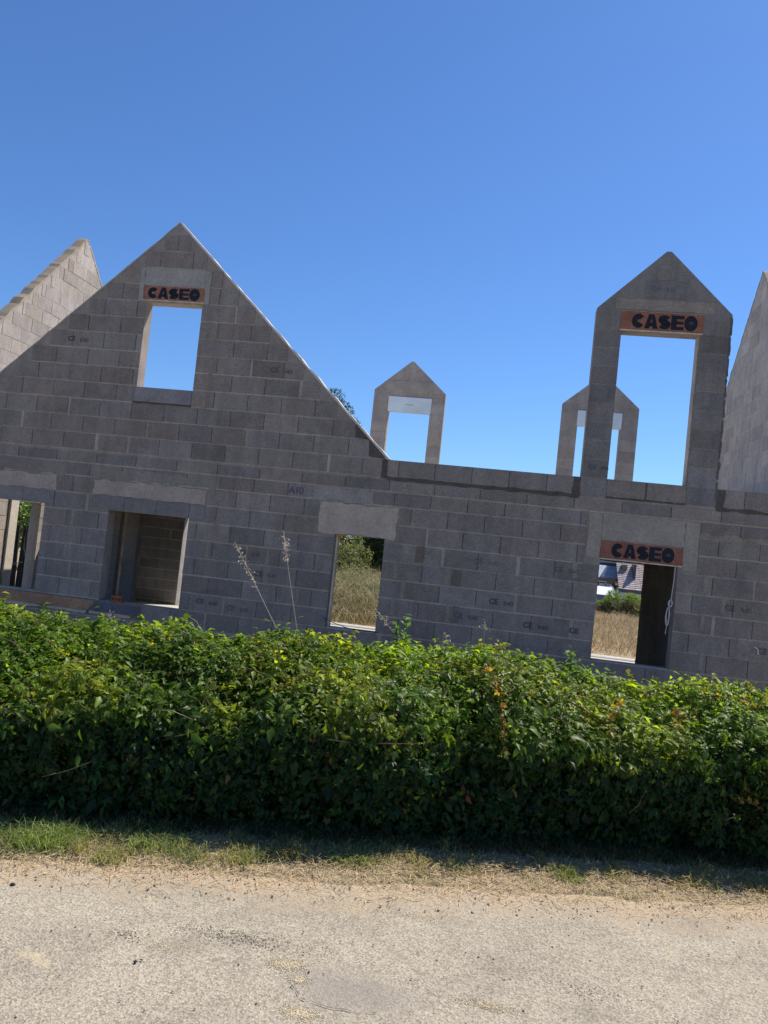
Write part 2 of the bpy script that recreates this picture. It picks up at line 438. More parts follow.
# smeared mortar bands
SM = (.33, .275, .215)
rough_patch(d, mp, -2.62, -1.78, -.385, -.2, .009, (.37, .34, .31), .02)
rough_patch(d, mp, -8.9, -6.35, -.40, -.22, .008, (.28, .25, .21), .03, seed=2)
rough_patch(d, mp, -5.95, -4.05, -.395, -.24, .008, (.29, .265, .225), .03, seed=5)
rough_patch(d, mp, 2.52, 4.2, -.415, -.345, .010, SM, .025, seed=6)
for (x, z, w, h, c) in [(-4.02, -.95, .06, .23, (.33, .27, .22)), (-1.28, -1.0, .07, .22, SM), (-1.12, -1.0, .12, .22, (.2, .165, .13)), (-1.40, -1.25, .06, .22, SM), (-.68, -1.26, .05, .22, SM), (-.60, -1.26, .13, .22, (.2, .165, .135)),
                        (-1.27, -1.5, .05, .22, SM), (-1.2, -1.5, .1, .22, (.215, .18, .15)), (-1.38, -1.75, .05, .22, SM), (-.63, -1.75, .05, .22, SM), (-.55, -1.75, .1, .22, (.21, .19, .16)),
                        (.98, -.98, .05, .22, SM), (.92, -1.5, .06, .22, SM), (2.62, -.98, .05, .22, (.33, .3, .24)), (2.86, -1.23, .05, .22, (.33, .285, .235)), (2.62, -1.47, .05, .22, (.33, .285, .235)), (2.9, -1.73, .04, .22, (.33, .285, .235)), (2.65, -1.97, .05, .22, (.33, .285, .235)),
                        (-4.1, -1.25, .06, .22, SM), (-2.87, -1.5, .05, .2, SM), (-6.2, -1.0, .05, .22, SM), (-6.15, -1.25, .05, .22, SM), (-6.25, -1.5, .05, .22, SM), (-6.15, -1.75, .05, .22, SM), (-3.2, -1.25, .04, .2, (.3, .25, .21)), (-2.72, -1.75, .05, .22, (.3, .25, .21)),
                        (-4.35, 1.35, .05, .2, SM), (-4.4, .85, .05, .2, SM), (-4.36, 1.85, .05, .2, SM)]:
    rough_patch(d, mp, x, x + w, z - h / 2, z + h / 2, .0085 + random.uniform(0, .002), c, .007, .04, seed=x * 3)
rough_patch(d, mp, -5.46, -4.555, .752, .772, .012, DARK, .004)
fw = masonry('front_wall', house, outer, [WR, WM, WL, WF, WG], skips, T, front(), low + top, wide=.12, extra=d)

CON = (.42, .395, .36)
def casting(name, parent, x0, x1, z0, z1, col, mp=front(), dd=.009, amp=.015, hole=None, seed=0):
    d = MB(); rough_patch(d, mp, x0, x1, z0, z1, dd, col, amp, seed=seed)
    return d.build(name, M['concrete'], parent)
casting('cast_concrete_lintel', house, -2.5, -1.40, -.835, -.41, (.49, .41, .33), seed=1)
casting('cast_concrete_lintel', house, -5.9, -4.17, -.63, -.415, (.43, .36, .30), seed=2)
casting('cast_concrete_lintel', house, -9.0, -6.5, -.63, -.41, (.43, .355, .295), seed=3)
d = MB()
rough_patch(d, mp, 1.12, 1.30, -.80, -.205, .009, (.36, .32, .265), .012, seed=4)
rough_patch(d, mp, 2.34, 2.52, -.84, -.205, .009, (.36, .32, .265), .012, seed=5)
rough_patch(d, mp, 1.302, 2.338, -.545, -.205, .009, (.37, .33, .275), .008, seed=6)
d.build('cast_concrete_lintel', M['concrete'], house)
d = MB()
rough_patch(d, mp, -5.56, -5.485, 2.25, 2.74, .009, (.37, .345, .31), .006, seed=7)
rough_patch(d, mp, -4.545, -4.47, 2.25, 2.74, .009, (.37, .345, .31), .006, seed=8)
rough_patch(d, mp, -5.483, -4.547, 2.485, 2.74, .009, (.38, .355, .32), .006, seed=9)
d.build('cast_concrete_lintel', M['concrete'], house)
# u-block row under the roller lintels
for xa, xb in ((-5.9, -4.17), (-9.0, -6.5)):
    x = xa; d = MB()
    while x < xb - .1:
        d.box_map(mp, x + .003, min(x + .5, xb) - .003, -.832, -.634, -.002, .012, jit((.245, .225, .212), .06)); x += .5
    d.build('lintel_block_row', M['masonry'], house)
# window ledges
def ledge(x0, x1, z0, z1, col, y=0., parent=house):
    d = MB(); d.box((x0, y - .016, z0), (x1, y + T + .012, z1), col)
    return d.build('window_sill', M['concrete'], parent)
ledge(-5.44, -4.57, .775, .985, (.27, .26, .26)); 
def bed(x0, x1, z, col):
    d = MB(); d.box((x0, .004, z - .004), (x1, T - .004, z + .006), col); return d.build('mortar_bed', M['concrete'], house)
bed(-2.25, -1.57, -2.132, (.6, .55, .46)); bed(-5.61, -4.41, -2.156, (.5, .46, .4)); bed(1.32, 2.34, -2.132, (.5, .46, .4)); bed(-7.99, -6.65, -2.132, (.5, .46, .4))
# added strip at the inner edge of the middle opening, pale to imitate sunlight
d = MB(); d.box((-2.256, .10, -2.125), (-2.232, .215, -.845), (.92, .76, .54)); d.build('jamb_sunlight_strip', M['wood'], house)

# fired clay lintels with painted lettering
def ribbon(pts, w):
    L, Rr = [], []
    for i, p in enumerate(pts):
        a = pts[max(i - 1, 0)]; b = pts[min(i + 1, len(pts) - 1)]
        t = Vector((b[0] - a[0], b[1] - a[1])).normalized(); n = Vector((-t.y, t.x))
        L.append((p[0] + n.x * w / 2, p[1] + n.y * w / 2)); Rr.append((p[0] - n.x * w / 2, p[1] - n.y * w / 2))
    return [[L[i], Rr[i], Rr[i + 1], L[i + 1]] for i in range(len(pts) - 1)]
def arc(cx, cz, rx, rz, a0, a1, n=14):
    return [(cx + rx * math.cos(R(a0 + (a1 - a0) * i / n)), cz + rz * math.sin(R(a0 + (a1 - a0) * i / n))) for i in range(n + 1)]
def lettering(parent, x0, x1, z0, z1, y, col=(.018, .022, .03)):
    W = (x1 - x0) / 5; h = z1 - z0; g = W * .012; d = MB(); st = h * .37
    def add(q, dd=.003): d.prism(q, -.001, dd, front(y), col)
    def cell(i): return x0 + W * i + g, x0 + W * (i + 1) - g
    a, b = cell(0)                                                # C
    for q in ribbon(arc((a + b) / 2, z0 + h / 2, (b - a - st) / 2, (h - st) / 2, 36, 324, 20), st): add(q)
    a, b = cell(1); m_ = (a + b) / 2                              # A
    w = W * .2; e_ = W * .03
    add([(a - e_, z0), (a + st * .8, z0), (a + st * .95, z0 + h * .17), (b - st * .95, z0 + h * .17), (b - st * .8, z0), (b + e_, z0), (m_ + w, z1), (m_ - w, z1)])
    d.prism([(m_ - w * .42, z0 + h * .42), (m_ + w * .42, z0 + h * .42), (m_ + w * .08, z0 + h * .68), (m_ - w * .08, z0 + h * .68)], .0031, .0036, front(y), (.22, .09, .07))
    a, b = cell(2); sx = (b - a - st * .95) / 2; sz = (h - st) / 4  # S
    cx = (a + b) / 2; s2 = st * .92
    path = arc(cx, z1 - st / 2 - sz, sx, sz, 25, 180, 10) + arc(cx, z1 - st / 2 - sz, sx, sz, 190, 262, 5) + arc(cx, z0 + st / 2 + sz, sx, sz, 82, 0, 6) + arc(cx, z0 + st / 2 + sz, sx, sz, -10, -155, 10)
    for q in ribbon(path, s2): add(q)
    a, b = cell(3); t_ = h * .23                                   # E
    add([(a, z0), (b, z0), (b, z0 + t_), (a + st, z0 + t_), (a + st, z0 + h * .40), (b - .01, z0 + h * .40), (b - .01, z0 + h * .60), (a + st, z0 + h * .60), (a + st, z1 - t_), (b, z1 - t_), (b, z1), (a, z1)])
    a, b = cell(4); cx = (a + b) / 2                               # a solid round O with a faint mark in it
    add(arc(cx, z0 + h / 2, (b - a) / 2 + g, h / 2 + .008, 0, 355, 26))
    d.prism(arc(cx + .005, z0 + h * .52, (b - a) * .2, h * .12, 0, 355, 16), .0031, .0036, front(y), (.045, .06, .07))
    return d.build('lettering', M['paint'], parent)
def clay_lintel(parent, x0, x1, z0, z1, col=(.40, .165, .115), y=0., tx=(.07, .93)):
    d = MB()
    d.box((x0, y - .012, z0 + .012), (x1, y + .08, z1), col)
    d.box((x0 - .012, y - .015, z0 - .004), (x1 + .004, y + T, z0 + .0115), (.62, .55, .45))     # mortar skin beneath
    d.box((x0 + .003, y - .0145, z1 + .001), (x1, y + .06, z1 + .008), (.45, .36, .29))
    o = d.build('clay_lintel', M['terracotta'], parent)
    w = x1 - x0; h = z1 - z0
    lettering(o, x0 + w * tx[0], x0 + w * tx[1], z0 + h * .15, z0 + h * .90, y - .0122)
    return o
clay_lintel(house, 1.305, 2.335, -.80, -.555, (.31, .135, .092), tx=(.13, .90))
clay_lintel(house, -5.48, -4.55, 2.262, 2.478, (.37, .18, .12), tx=(.07, .93))

# block stamps
FONT = None
def text_faces(body, size):
    cu = bpy.data.curves.new('t', 'FONT'); cu.body = body; cu.size = size; cu.offset = 0 if '4' in body else .0035 * size / .1
    o = bpy.data.objects.new('t', cu); COL.objects.link(o); bpy.context.view_layer.update()
    me = bpy.data.meshes.new_from_object(o.evaluated_get(bpy.context.evaluated_depsgraph_get()))
    vs = [(v.co.x, v.co.y) for v in me.vertices]; fs = [tuple(p.vertices) for p in me.polygons]
    bpy.data.objects.remove(o); bpy.data.curves.remove(cu); bpy.data.meshes.remove(me)
    return vs, fs
TXT = {k: text_faces(k[0], k[1]) for k in (('CE', .1), ('B40', .085), ('A10', .13))}
def stamp(x, z, parts, col=(.10, .098, .105), mp=front(), parent=None, dd=.0105, sc=1.):
    d = MB(); g = random.uniform(.85, 1.45); col = tuple(g * q for q in col); x += random.uniform(-.02, .02)
    for (key, dx, dz) in parts:
        vs, fs = TXT[key]
        d.mesh([mp(x + (dx + v[0]) * sc, dd, z + (dz + v[1]) * sc) for v in vs], fs, col)
    return d.build('block_stamp', M['paint'], parent or fw)
CE = [(('CE', .1), -.16, -.04), (('B40', .085), .03, -.045)]
for (x, z, f) in [(-.15, -1.0, 1), (.91, -.99, 1), (.07, -1.51, 1), (-.37, -1.75, 1), (.57, -1.77, 1), (1.16, -1.77, 0), (-3.45, -1.23, 1), (-3.2, -1.5, 1),
                  (-3.54, -2.02, 1), (-6.43, 1.63, 1), (-3.3, 1.38, 1), (3.06, -1.25, 1), (3.50, -1.75, 1), (-4.0, -1.98, 2)]:
    stamp(x, z, CE if f else CE[:1], col=(.10, .09, .085) if f else (.11, .10, .095))
stamp(-2.98, -.335, [(('A10', .13), 0, 0)], col=(.085, .085, .1))

# ---- dormers
def dormer(x0, x1, ze, zp, hx0, hx1, hz1, y, hz0=.25, tan=1., lint=True, frontside=True, bcol=BG, mcol=(.315, .29, .25), z0=0.):
    xm = (x0 + x1) / 2
    root = masonry('dormer', house, [(x0, z0), (x1, z0), (x1, ze), (xm + .03, zp), (xm - .03, zp), (x0, ze)], [(hx0, hz0, hx1, hz1)],
                   [(hx0 - .05, hz1 - .02, hx1 + .05, ze - .22)] if lint else [], T, front(y),
                   [(z0 + .25 * k, z0 + .25 * (k + 1), 'b') for k in range(14)], joints=True, off=.02, bcol=bcol, mcol=mcol, wide=0)
    return root
# front dormer: piers one block wide
def front_dormer():
    x0, x1, y = .97, 2.685, 0.
    hx0, hx1, hz0, hz1 = 1.305, 2.31, .25, 2.235
    ze, zp, xm = 2.53, 3.33, 1.825
    mpf = front()
    d = MB()
    d.box_map(mpf, hx0 + .004, (hx0 + hx1) / 2 - .012, .022, .252, -.001, .007, jit(BG, .05)); d.box_map(mpf, (hx0 + hx1) / 2 + .012, hx1 - .003, .022, .252, -.001, .007, jit(BG, .05))
    d.box_map(mpf, (hx0 + hx1) / 2 - .012, (hx0 + hx1) / 2 + .012, .02, .25, -.001, .003, DARK)
    # upper masonry: two end blocks, a stamped block, rough mortar around
    d.box_map(mpf, x0 + .01, x0 + .25, 2.235, 2.46, -.001, .006, (.23, .21, .19)); d.box_map(mpf, x1 - .2, x1 - .01, 2.235, 2.44, -.001, .006, (.23, .21, .19))
    d.box_map(mpf, 1.57, 2.08, 2.70, 2.93, -.001, .007, (.225, .218, .21)); d.box_map(mpf, 1.70, 1.93, 2.945, 3.15, -.001, .005, (.26, .245, .22))
    rough_patch(d, mpf, 1.2, 2.45, 2.53, 2.67, .0055, (.33, .29, .24), .008, seed=11)
    clay_lintel(house, 1.29, 2.33, 2.245, 2.50, (.33, .145, .095), tx=(.13, .93))
    for k in range(9):
        rough_patch(d, mpf, x1 - .022, x1 + .006, .1 + k * .27, .33 + k * .27, .009, (.15, .135, .12), .006, .03, seed=k)
    o = masonry('dormer', house, [(x0, 0.002), (x1, 0.002), (x1, ze), (xm + .03, zp), (xm - .03, zp), (x0, ze)], [(hx0, hz0, hx1, hz1)],
                [(x0 - .1, 2.23, x1 + .1, 3.5), (hx0, 0, hx1, .25)], T, mpf, [(.25 * k, .25 * (k + 1), 'b') for k in range(9)], joints=False, mcol=(.30, .275, .245), bcol=(.225, .21, .198), extra=d)
    d = MB(); d.box((hx1 - .014, .03, hz0 + .01), (hx1 + .0, T + .01, hz1), (.42, .37, .31)); d.build('window_lining', M['wood'], o)
    stamp(1.80, 2.83, CE, col=(.12, .12, .125), parent=o, sc=.95, dd=.009); stamp(1.19, .40, CE[:2], col=(.09, .09, .095), parent=o, sc=.8)
    return o
front_dormer()
YD = YB
for (x0, x1, hx0, hx1, nm) in ((-3.30, -1.60, -2.92, -1.93, 0), (1.10, 2.80, 1.47, 2.42, 1)):
    xm = (x0 + x1) / 2; ze, zp = 2.70, 3.42
    o = masonry('dormer', house, [(x0, .252), (x1, .252), (x1, ze), (xm + .03, zp), (xm - .03, zp), (x0, ze)], [(hx0, .45, hx1, 2.22)],
                [(hx0 - .02, 2.2, hx1 + .02, 2.58), (hx0 - .05, 2.95, hx1 + .05, 3.5)], T, front(YD), [(.25 * k + .2, .25 * (k + 1) + .2, 'b') for k in range(14)], joints=False, bcol=(.36, .315, .27), mcol=(.38, .325, .26), wide=0)
    d = MB(); d.box((hx0 - .015, YD - .03, 2.205), (hx1 + .02, YD + .12, 2.56), (.66, .74, .76)); d.box((hx0 + .4, YD - .032, 2.375), (hx1 - .4, YD - .031, 2.39), (.3, .33, .36))
    d.build('roller_box', M['plastic'], house)

# ---- rear wall, side gables, slabs, partitions
O1 = (-4.9, -2.96, -2.2, -.82); O2 = (1.5, -2.96, 3.7, -.80); O3 = (-7.66, -2.96, -5.35, -.82)  # O3 is added, nearly out of sight, to throw sun on the floor
masonry('rear_wall', house, [(XL, -3.25), (XR, -3.25), (XR, .25), (XL, .25)], [O1, O2, O3], [], T, front(YB), low + [(0, .25, 'b')], bcol=(.25, .25, .25), mcol=(.46, .43, .38), wide=.35, hj=.012)
RT = 1.03; RZ = 4.58; RY = 3.85
def side_poly(): return [(T + .004, -3.25), (YB - .004, -3.25), (YB - .004, RZ - (YB - RY) * RT), (RY, RZ), (T + .004, RZ - (RY - T) * RT)]
sidec = low + [(.25 * k, .25 * (k + 1), 'b') for k in range(19)]
WS = (2.62, -2.96, 3.33, -.84)
masonry('gable_wall', house, side_poly(), [WS], [], T, lambda u, d_, z: (XL + T + d_, u, z), sidec, bcol=(.40, .35, .31), mcol=(.46, .38, .28), wide=.2, hj=.008)
masonry('gable_wall', house, side_poly(), [], [], T, lambda u, d_, z: (XR - T - d_, u, z), sidec, bcol=(.47, .415, .36), mcol=(.52, .46, .39), wide=.1)
# mortar caps along the rakes
def rake_cap(mpx, pts, thick, w0, w1, col, seed=0, parent=house):
    d = MB()
    for (a, b) in zip(pts, pts[1:]):
        L_ = math.hypot(b[0] - a[0], b[1] - a[1]); n = int(L_ / .09)
        t = ((b[0] - a[0]) / L_, (b[1] - a[1]) / L_); nn = (-t[1], t[0])
        if nn[1] < 0: nn = (-nn[0], -nn[1])
        rows = []
        for i in range(n + 1):
            s = L_ * i / n; h = thick * (1 + 1.1 * noise.noise(Vector((s * 5, seed, 1)))) + .002; e = .006 * noise.noise(Vector((s * 8, seed, 5)))
            u, z = a[0] + t[0] * s, a[1] + t[1] * s
            rows.append([mpx(u - nn[0] * .012, w1 + .006 + e, z - nn[1] * .012), mpx(u + nn[0] * h, w1 + e, z + nn[1] * h), mpx(u + nn[0] * h * 1.1, (w0 + w1) / 2, z + nn[1] * h * 1.1), mpx(u + nn[0] * h, w0, z + nn[1] * h), mpx(u - nn[0] * .012, w0 - .004, z - nn[1] * .012)])
        for r0, r1 in zip(rows, rows[1:]):
            c = jit(col, .06)
            for k in range(4): d.poly([r0[k], r1[k], r1[k + 1], r0[k + 1]], c)
    return d.build('mortar_cap', M['concrete'], parent)
rake_cap(front(), [(gl, .25), GP], .012, -T, 0, (.42, .38, .32), 1); rake_cap(front(), [GP, (gr, .25)], .014, -T, 0, (.66, .60, .52), 2)
for mpx, cc in ((lambda u, d_, z: (XL + T + d_, u, z), (.36, .29, .215)), (lambda u, d_, z: (XR - T - d_, u, z), (.45, .38, .30))):
    sp = side_poly(); rake_cap(mpx, [sp[4], sp[3]], .03, -T, 0, cc, 7); rake_cap(mpx, [sp[3], sp[2]], .03, -T, 0, cc, 9)
# floor slabs: upper slab has an added gap at left, letting sun onto the wall
d = MB()
SC = (.58, .54, .48)
VX = (-8.84, -7.75); VY = (1.3, 4.3)
for (a, b) in (((VX[1], T), (XR - T, YB)), ((XL + T, T), (VX[1] - .0, VY[0])), ((XL + T, VY[1]), (VX[1], YB))):
    d.box((a[0] + .001, a[1] + .001, -.19), (b[0] - .001, b[1] - .001, -.02), SC)
d.build('upper_floor_slab', M['concrete'], house)
d = MB(); d.box((XL + T + .001, T + .001, -3.2), (XR - T - .001, YB + .6, -2.97), (.52, .49, .44)); d.build('ground_floor_slab', M['concrete'], house)
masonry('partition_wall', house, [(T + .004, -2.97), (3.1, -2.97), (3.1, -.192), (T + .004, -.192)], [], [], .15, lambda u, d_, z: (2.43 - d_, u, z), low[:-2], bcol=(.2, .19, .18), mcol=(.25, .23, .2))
masonry('partition_wall', house, [(-7.7, -2.97), (-6.46, -2.97), (-6.46, -.192), (-7.7, -.192)], [], [], .12, front(2.0), low[:-2], bcol=(.30, .30, .30))
masonry('partition_wall', house, [(-6.36, -2.97), (-6.12, -2.97), (-6.12, -.192), (-6.36, -.192)], [], [], .12, front(2.0), low[:-2], bcol=(.30, .30, .30), joints=False)
d = MB(); d.box((-8.836, 2.36, -2.96), (-8.79, 2.58, -.20), (.62, .56, .48)); d.build('door_post', M['concrete'], house)

# ------------------------------------------------------------------ small site objects
t = thing('formwork_board', 'long brown wooden board fixed along the sill below the two left openings', 'board', (-6.6, -.05, -2.31))
d = MB()
n = 40; pts = []
x0, x1 = -8.2, -4.97
for i in range(n + 1): x = x0 + (x1 - x0) * i / n; pts.append((x, -2.305 + .012 * noise.noise(Vector((x * 3, 1, 0)))))
pts += [(x1, -2.165), (x0, -2.135)]
poly_patch(d, front(-.018), pts, 0, .028, (.36, .215, .13))
d.poly([(x0, -.018, -2.135), (x1, -.018, -2.165), (x1, -.046, -2.165), (x0, -.046, -2.135)], (.30, .21, .14)); d.v.pop(); d.v.pop(); d.v.pop(); d.v.pop(); d.c = d.c[:-4]; d.f.pop()
poly_patch(d, front(-.0462), [(-5.75, -2.30), (-4.972, -2.303), (-4.972, -2.17), (-5.65, -2.162)], 0, .0012, (.12, .125, .14))
d.build('board', M['wood'], t)
d = MB()
for i in range(26):
    x = random.uniform(-8.1, -5.2); w = random.uniform(.08, .28)
    rough_patch(d, front(), x, x + w, -2.345 + random.uniform(-.012, .012), -2.308, .03 + random.uniform(0, .008), (.50, .44, .36), .01, .04, seed=i)
d.build('mortar_lumps', M['concrete'], t)
t = thing('brick', 'small orange-red clay brick standing on the sill behind the board', 'brick', (-5.36, .0, -2.155))
d = MB(); Mx = Matrix.Translation((-5.35, .03, -2.155)) @ Matrix.Rotation(R(8), 4, 'Z')
d.box((-.075, -.035, 0), (.075, .045, .10), (.36, .13, .06), Mx); d.build('brick_body', M['terracotta'], t)
d = MB()
for k in (-.045, 0, .045): d.box((k - .013, -.0362, .03), (k + .013, -.0353, .07), (.12, .04, .025), Mx)
d.build('brick_hole', M['terracotta'], t)
t = thing('timber_batten', 'pale sun-bleached timber batten lying against the wall left of the doorway window', 'batten', (.95, -.4, -2.26))
d = MB(); d.box((-.50, -.03, -.05), (.50, .03, 0), (.62, .56, .48), Matrix.Translation((.93, -.42, -2.235)) @ Matrix.Rotation(R(.5), 4, 'Y') @ Matrix.Rotation(R(-3), 4, 'Z')); d.build('batten', M['wood'], t)
d = MB(); d.box((-.48, -.02, -.78), (-.42, .02, -.052), (.4, .34, .27), Matrix.Translation((.93, -.42, -2.235))); d.box((.42, -.02, -.78), (.48, .02, -.052), (.4, .34, .27), Matrix.Translation((.93, -.42, -2.235))); d.build('stake', M['wood'], t)
# coiled cable
t = thing('coiled_cable', 'thin pale cable with a knotted loop hanging in the right window opening', 'cable', (2.31, -.03, -.82))
d = MB(); d.tube([(2.255, -.02, -.80), (2.25, -.025, -1.0), (2.236, -.025, -1.24)], .0055, 6, (.5, .48, .44))
P = []
for i in range(90):
    a = i / 90 * math.pi * 2 * 4; q = i / 90
    P.append((2.232 + (.020 + .006 * math.sin(a * 1.7)) * math.sin(a), -.028 + .012 * math.cos(a * .9), -1.28 + .045 * math.cos(a)))
d.tube(P, .005, 5, (.55, .53, .49))
P = []
for i in range(80):
    a = i / 80 * math.pi * 2 * 3
    P.append((2.212 + (.018 + .006 * math.sin(a * 1.3)) * math.sin(a), -.03 + .012 * math.sin(a * .8), -1.45 + .12 * math.cos(a)))
d.tube(P, .005, 5, (.55, .53, .49)); d.tube([(2.21, -.03, -1.56), (2.202, -.03, -1.68)], .005, 5, (.5, .48, .44))
d.build('cable', M['plastic'], t)
t = thing('sagging_wire', 'thin black wire sagging across the foot of the middle window', 'wire', (-1.9, -.03, -2.2))
d = MB(); d.tube([(-2.30 + .78 * i / 12, -.03, -2.0 - .11 * i / 12 - .05 * math.sin(math.pi * i / 12)) for i in range(13)], .005, 5, (.03, .03, .035)); d.build('wire', M['plastic'], t)
t = thing('plastic_tie', 'tiny white plastic tie sticking out of the wall at far right', 'tie', (3.33, -.01, -1.76))
d = MB(); d.tube([(3.30, -.006, -1.71), (3.335, -.03, -1.735), (3.345, -.03, -1.80)], .007, 5, (.8, .8, .78)); d.build('tie', M['plastic'], t)

# ------------------------------------------------------------------ hedge of climbing vine
def leaf_template(nl=5):
    V = []; F = []
    spec = {5: [(-105, .62), (-50, .88), (0, 1.), (50, .88), (105, .62)], 1: [(0, 1.)], 3: [(-60, .8), (0, 1.), (60, .8)]}[nl]
    for a, l in spec:
        a = R(a); dx, dy = math.sin(a), math.cos(a); px, py = dy, -dx
        w = (.27 if nl > 1 else .25) * l; b = len(V)
        for (t, s, z) in ((.04, 0, 0), (.42, -1, .05), (.46, 0, -.045), (.42, 1, .05), (.8, -.45, -.06), (.8, .45, -.06), (1.02, 0, -.2)):
            V.append((dx * t * l + px * s * w, dy * t * l + py * s * w, z * l - (.08 if t > .7 else 0)))
        F += [(b, b + 2, b + 1), (b, b + 3, b + 2), (b + 1, b + 2, b + 4), (b + 2, b + 3, b + 5), (b + 4, b + 2, b + 6), (b + 2, b + 5, b + 6)]
    return np.array(V), np.array(F)
def scatter(tmpl, P, nrm, tip, size, col):
    """place a template at P with normal nrm and tip direction tip"""
    LV, LF = tmpl; n = len(P)
    z = nrm / np.linalg.norm(nrm, axis=1, keepdims=True)
    y = tip - z * (tip * z).sum(1, keepdims=True); y /= np.linalg.norm(y, axis=1, keepdims=True) + 1e-9
    x = np.cross(y, z)
    fr = np.stack([x, y, z], 1)                                   # (n,3,3)
    V = P[:, None, :] + size[:, None, None] * np.einsum('kj,njc->nkc', LV, fr)
    F = LF[None] + (np.arange(n) * len(LV))[:, None, None]
    C = np.repeat(col[:, None, :], len(LV), 1)
    return V.reshape(-1, 3), F.reshape(-1, 3), C.reshape(-1, 3)
PROF = np.array([(.02, .0), (.0, .2), (-.03, .42), (-.05, .56), (-.01, .66), (.12, .75), (.36, .84), (.62, .92), (.85, .95), (1.05, .93), (1.2, .80), (1.28, .5), (1.3, 0.)])
seg = np.linalg.norm(np.diff(PROF, axis=0), axis=1); cum = np.concatenate([[0], np.cumsum(seg)])
def prof(t):
    u = t * cum[-1]; a = np.interp(u, cum, PROF[:, 0]); b = np.interp(u, cum, PROF[:, 1]); return a, b
def hscale(s): return np.interp(s, [-4, -2, 0, 2, 4], [.895, .88, .915, .845, .765])
def vnoise(P, sc, seed):
    return np.array([noise.noise(Vector((p[0] * sc + seed, p[1] * sc, p[2] * sc))) for p in P])
def hedge_surface(s, t):
    w, z = prof(t); w2, z2 = prof(np.clip(t + .01, 0, 1)); w1, z1 = prof(np.clip(t - .01, 0, 1))
    tw, tz = w2 - w1, z2 - z1; l = np.hypot(tw, tz) + 1e-9
    nw, nz = -tz / l, tw / l                                       # outward: towards the road then up
    h = hscale(s)
    p2 = H0[None] + s[:, None] * HD[None] - w[:, None] * HN[None]
    P = np.stack([p2[:, 0], p2[:, 1], ROADZ + .02 + z * h], 1)
    Nn = np.stack([-nw * HN[0], -nw * HN[1], nz], 1)
    lump = .15 * vnoise(P, 1.5, 3.) + .09 * vnoise(P, 4.6, 11.) + .03 * vnoise(P, 11., 21.)
    lump = np.where(z < .15, lump * .5, lump)
    return P + Nn * lump[:, None], Nn, z
hedge = thing('vine_hedge', 'long waist-high hedge smothered in glossy green creeper between road and house', 'hedge', (-.4, -5.4, ROADZ))
SR = (-4.6, 5.2)
# woody core
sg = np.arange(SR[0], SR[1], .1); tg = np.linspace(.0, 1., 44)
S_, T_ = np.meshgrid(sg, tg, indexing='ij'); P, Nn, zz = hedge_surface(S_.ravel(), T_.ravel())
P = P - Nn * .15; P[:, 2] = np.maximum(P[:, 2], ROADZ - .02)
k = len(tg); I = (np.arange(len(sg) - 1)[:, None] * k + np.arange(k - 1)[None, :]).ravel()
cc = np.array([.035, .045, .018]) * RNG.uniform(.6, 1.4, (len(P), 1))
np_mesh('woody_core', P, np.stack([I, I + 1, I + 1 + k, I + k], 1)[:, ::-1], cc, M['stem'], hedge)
NL = 62000
s = RNG.uniform(SR[0], SR[1], NL); t = RNG.uniform(.0, .93, NL) 
P, Nn, zz = hedge_surface(s, t)
depth = RNG.exponential(.04, NL); depth = np.clip(depth, 0, .14) - .02
P = P - Nn * depth[:, None] + RNG.normal(0, .012, (NL, 3))
P[:, 2] = np.maximum(P[:, 2], ROADZ + .03)
up = np.array([0, 0, 1.])
nrm = Nn * 1. + up * .45 + RNG.normal(0, .42, (NL, 3))
tip = -up * .9 + Nn * .35 + RNG.normal(0, .5, (NL, 3)) + np.where(Nn[:, 2:3] > .6, RNG.normal(0, .8, (NL, 3)), 0)
size = RNG.uniform(.020, .045, NL) * np.where(RNG.uniform(0, 1, NL) < .08, 1.5, 1.)
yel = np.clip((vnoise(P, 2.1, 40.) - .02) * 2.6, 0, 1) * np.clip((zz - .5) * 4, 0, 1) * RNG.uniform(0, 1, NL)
top_sun = np.clip((vnoise(P, 1.2, 70.) + .1) * 1.5, 0, 1)
hf = np.clip((zz - .55) * 6, 0, 1); top_sun = np.clip((top_sun * .65 + .45) * hf + RNG.normal(0, .12, NL), 0, 1)
base = np.array([.022, .058, .015])[None] * (1 - top_sun[:, None]) + np.array([.18, .28, .033])[None] * top_sun[:, None]  # sunlit top and shaded front put into the leaf colour by height
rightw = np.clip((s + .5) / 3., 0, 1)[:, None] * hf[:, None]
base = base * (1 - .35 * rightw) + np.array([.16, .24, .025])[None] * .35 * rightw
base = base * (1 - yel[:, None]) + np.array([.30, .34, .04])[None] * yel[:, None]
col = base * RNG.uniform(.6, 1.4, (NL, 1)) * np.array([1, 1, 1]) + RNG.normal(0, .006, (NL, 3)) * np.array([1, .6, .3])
rr = RNG.uniform(0, 1, NL)
col[rr < .005] = np.array([.34, .20, .06]); col[(rr > .005) & (rr < .006)] = np.array([.28, .10, .06])
col = np.clip(col, .01, 1); h1 = NL * 5 // 9
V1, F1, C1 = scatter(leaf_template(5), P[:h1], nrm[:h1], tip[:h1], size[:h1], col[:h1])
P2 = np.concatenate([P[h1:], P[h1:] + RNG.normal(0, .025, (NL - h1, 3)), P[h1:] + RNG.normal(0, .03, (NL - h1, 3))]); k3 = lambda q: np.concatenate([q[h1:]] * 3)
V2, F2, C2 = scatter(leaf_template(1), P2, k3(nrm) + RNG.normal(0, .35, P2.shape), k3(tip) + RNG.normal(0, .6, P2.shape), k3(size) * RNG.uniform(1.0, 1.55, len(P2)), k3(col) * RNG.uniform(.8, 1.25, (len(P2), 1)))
V1 = np.concatenate([V1, V2]); F1 = np.concatenate([F1, F2 + len(V1) - len(V2)]); C1 = np.concatenate([C1, C2])
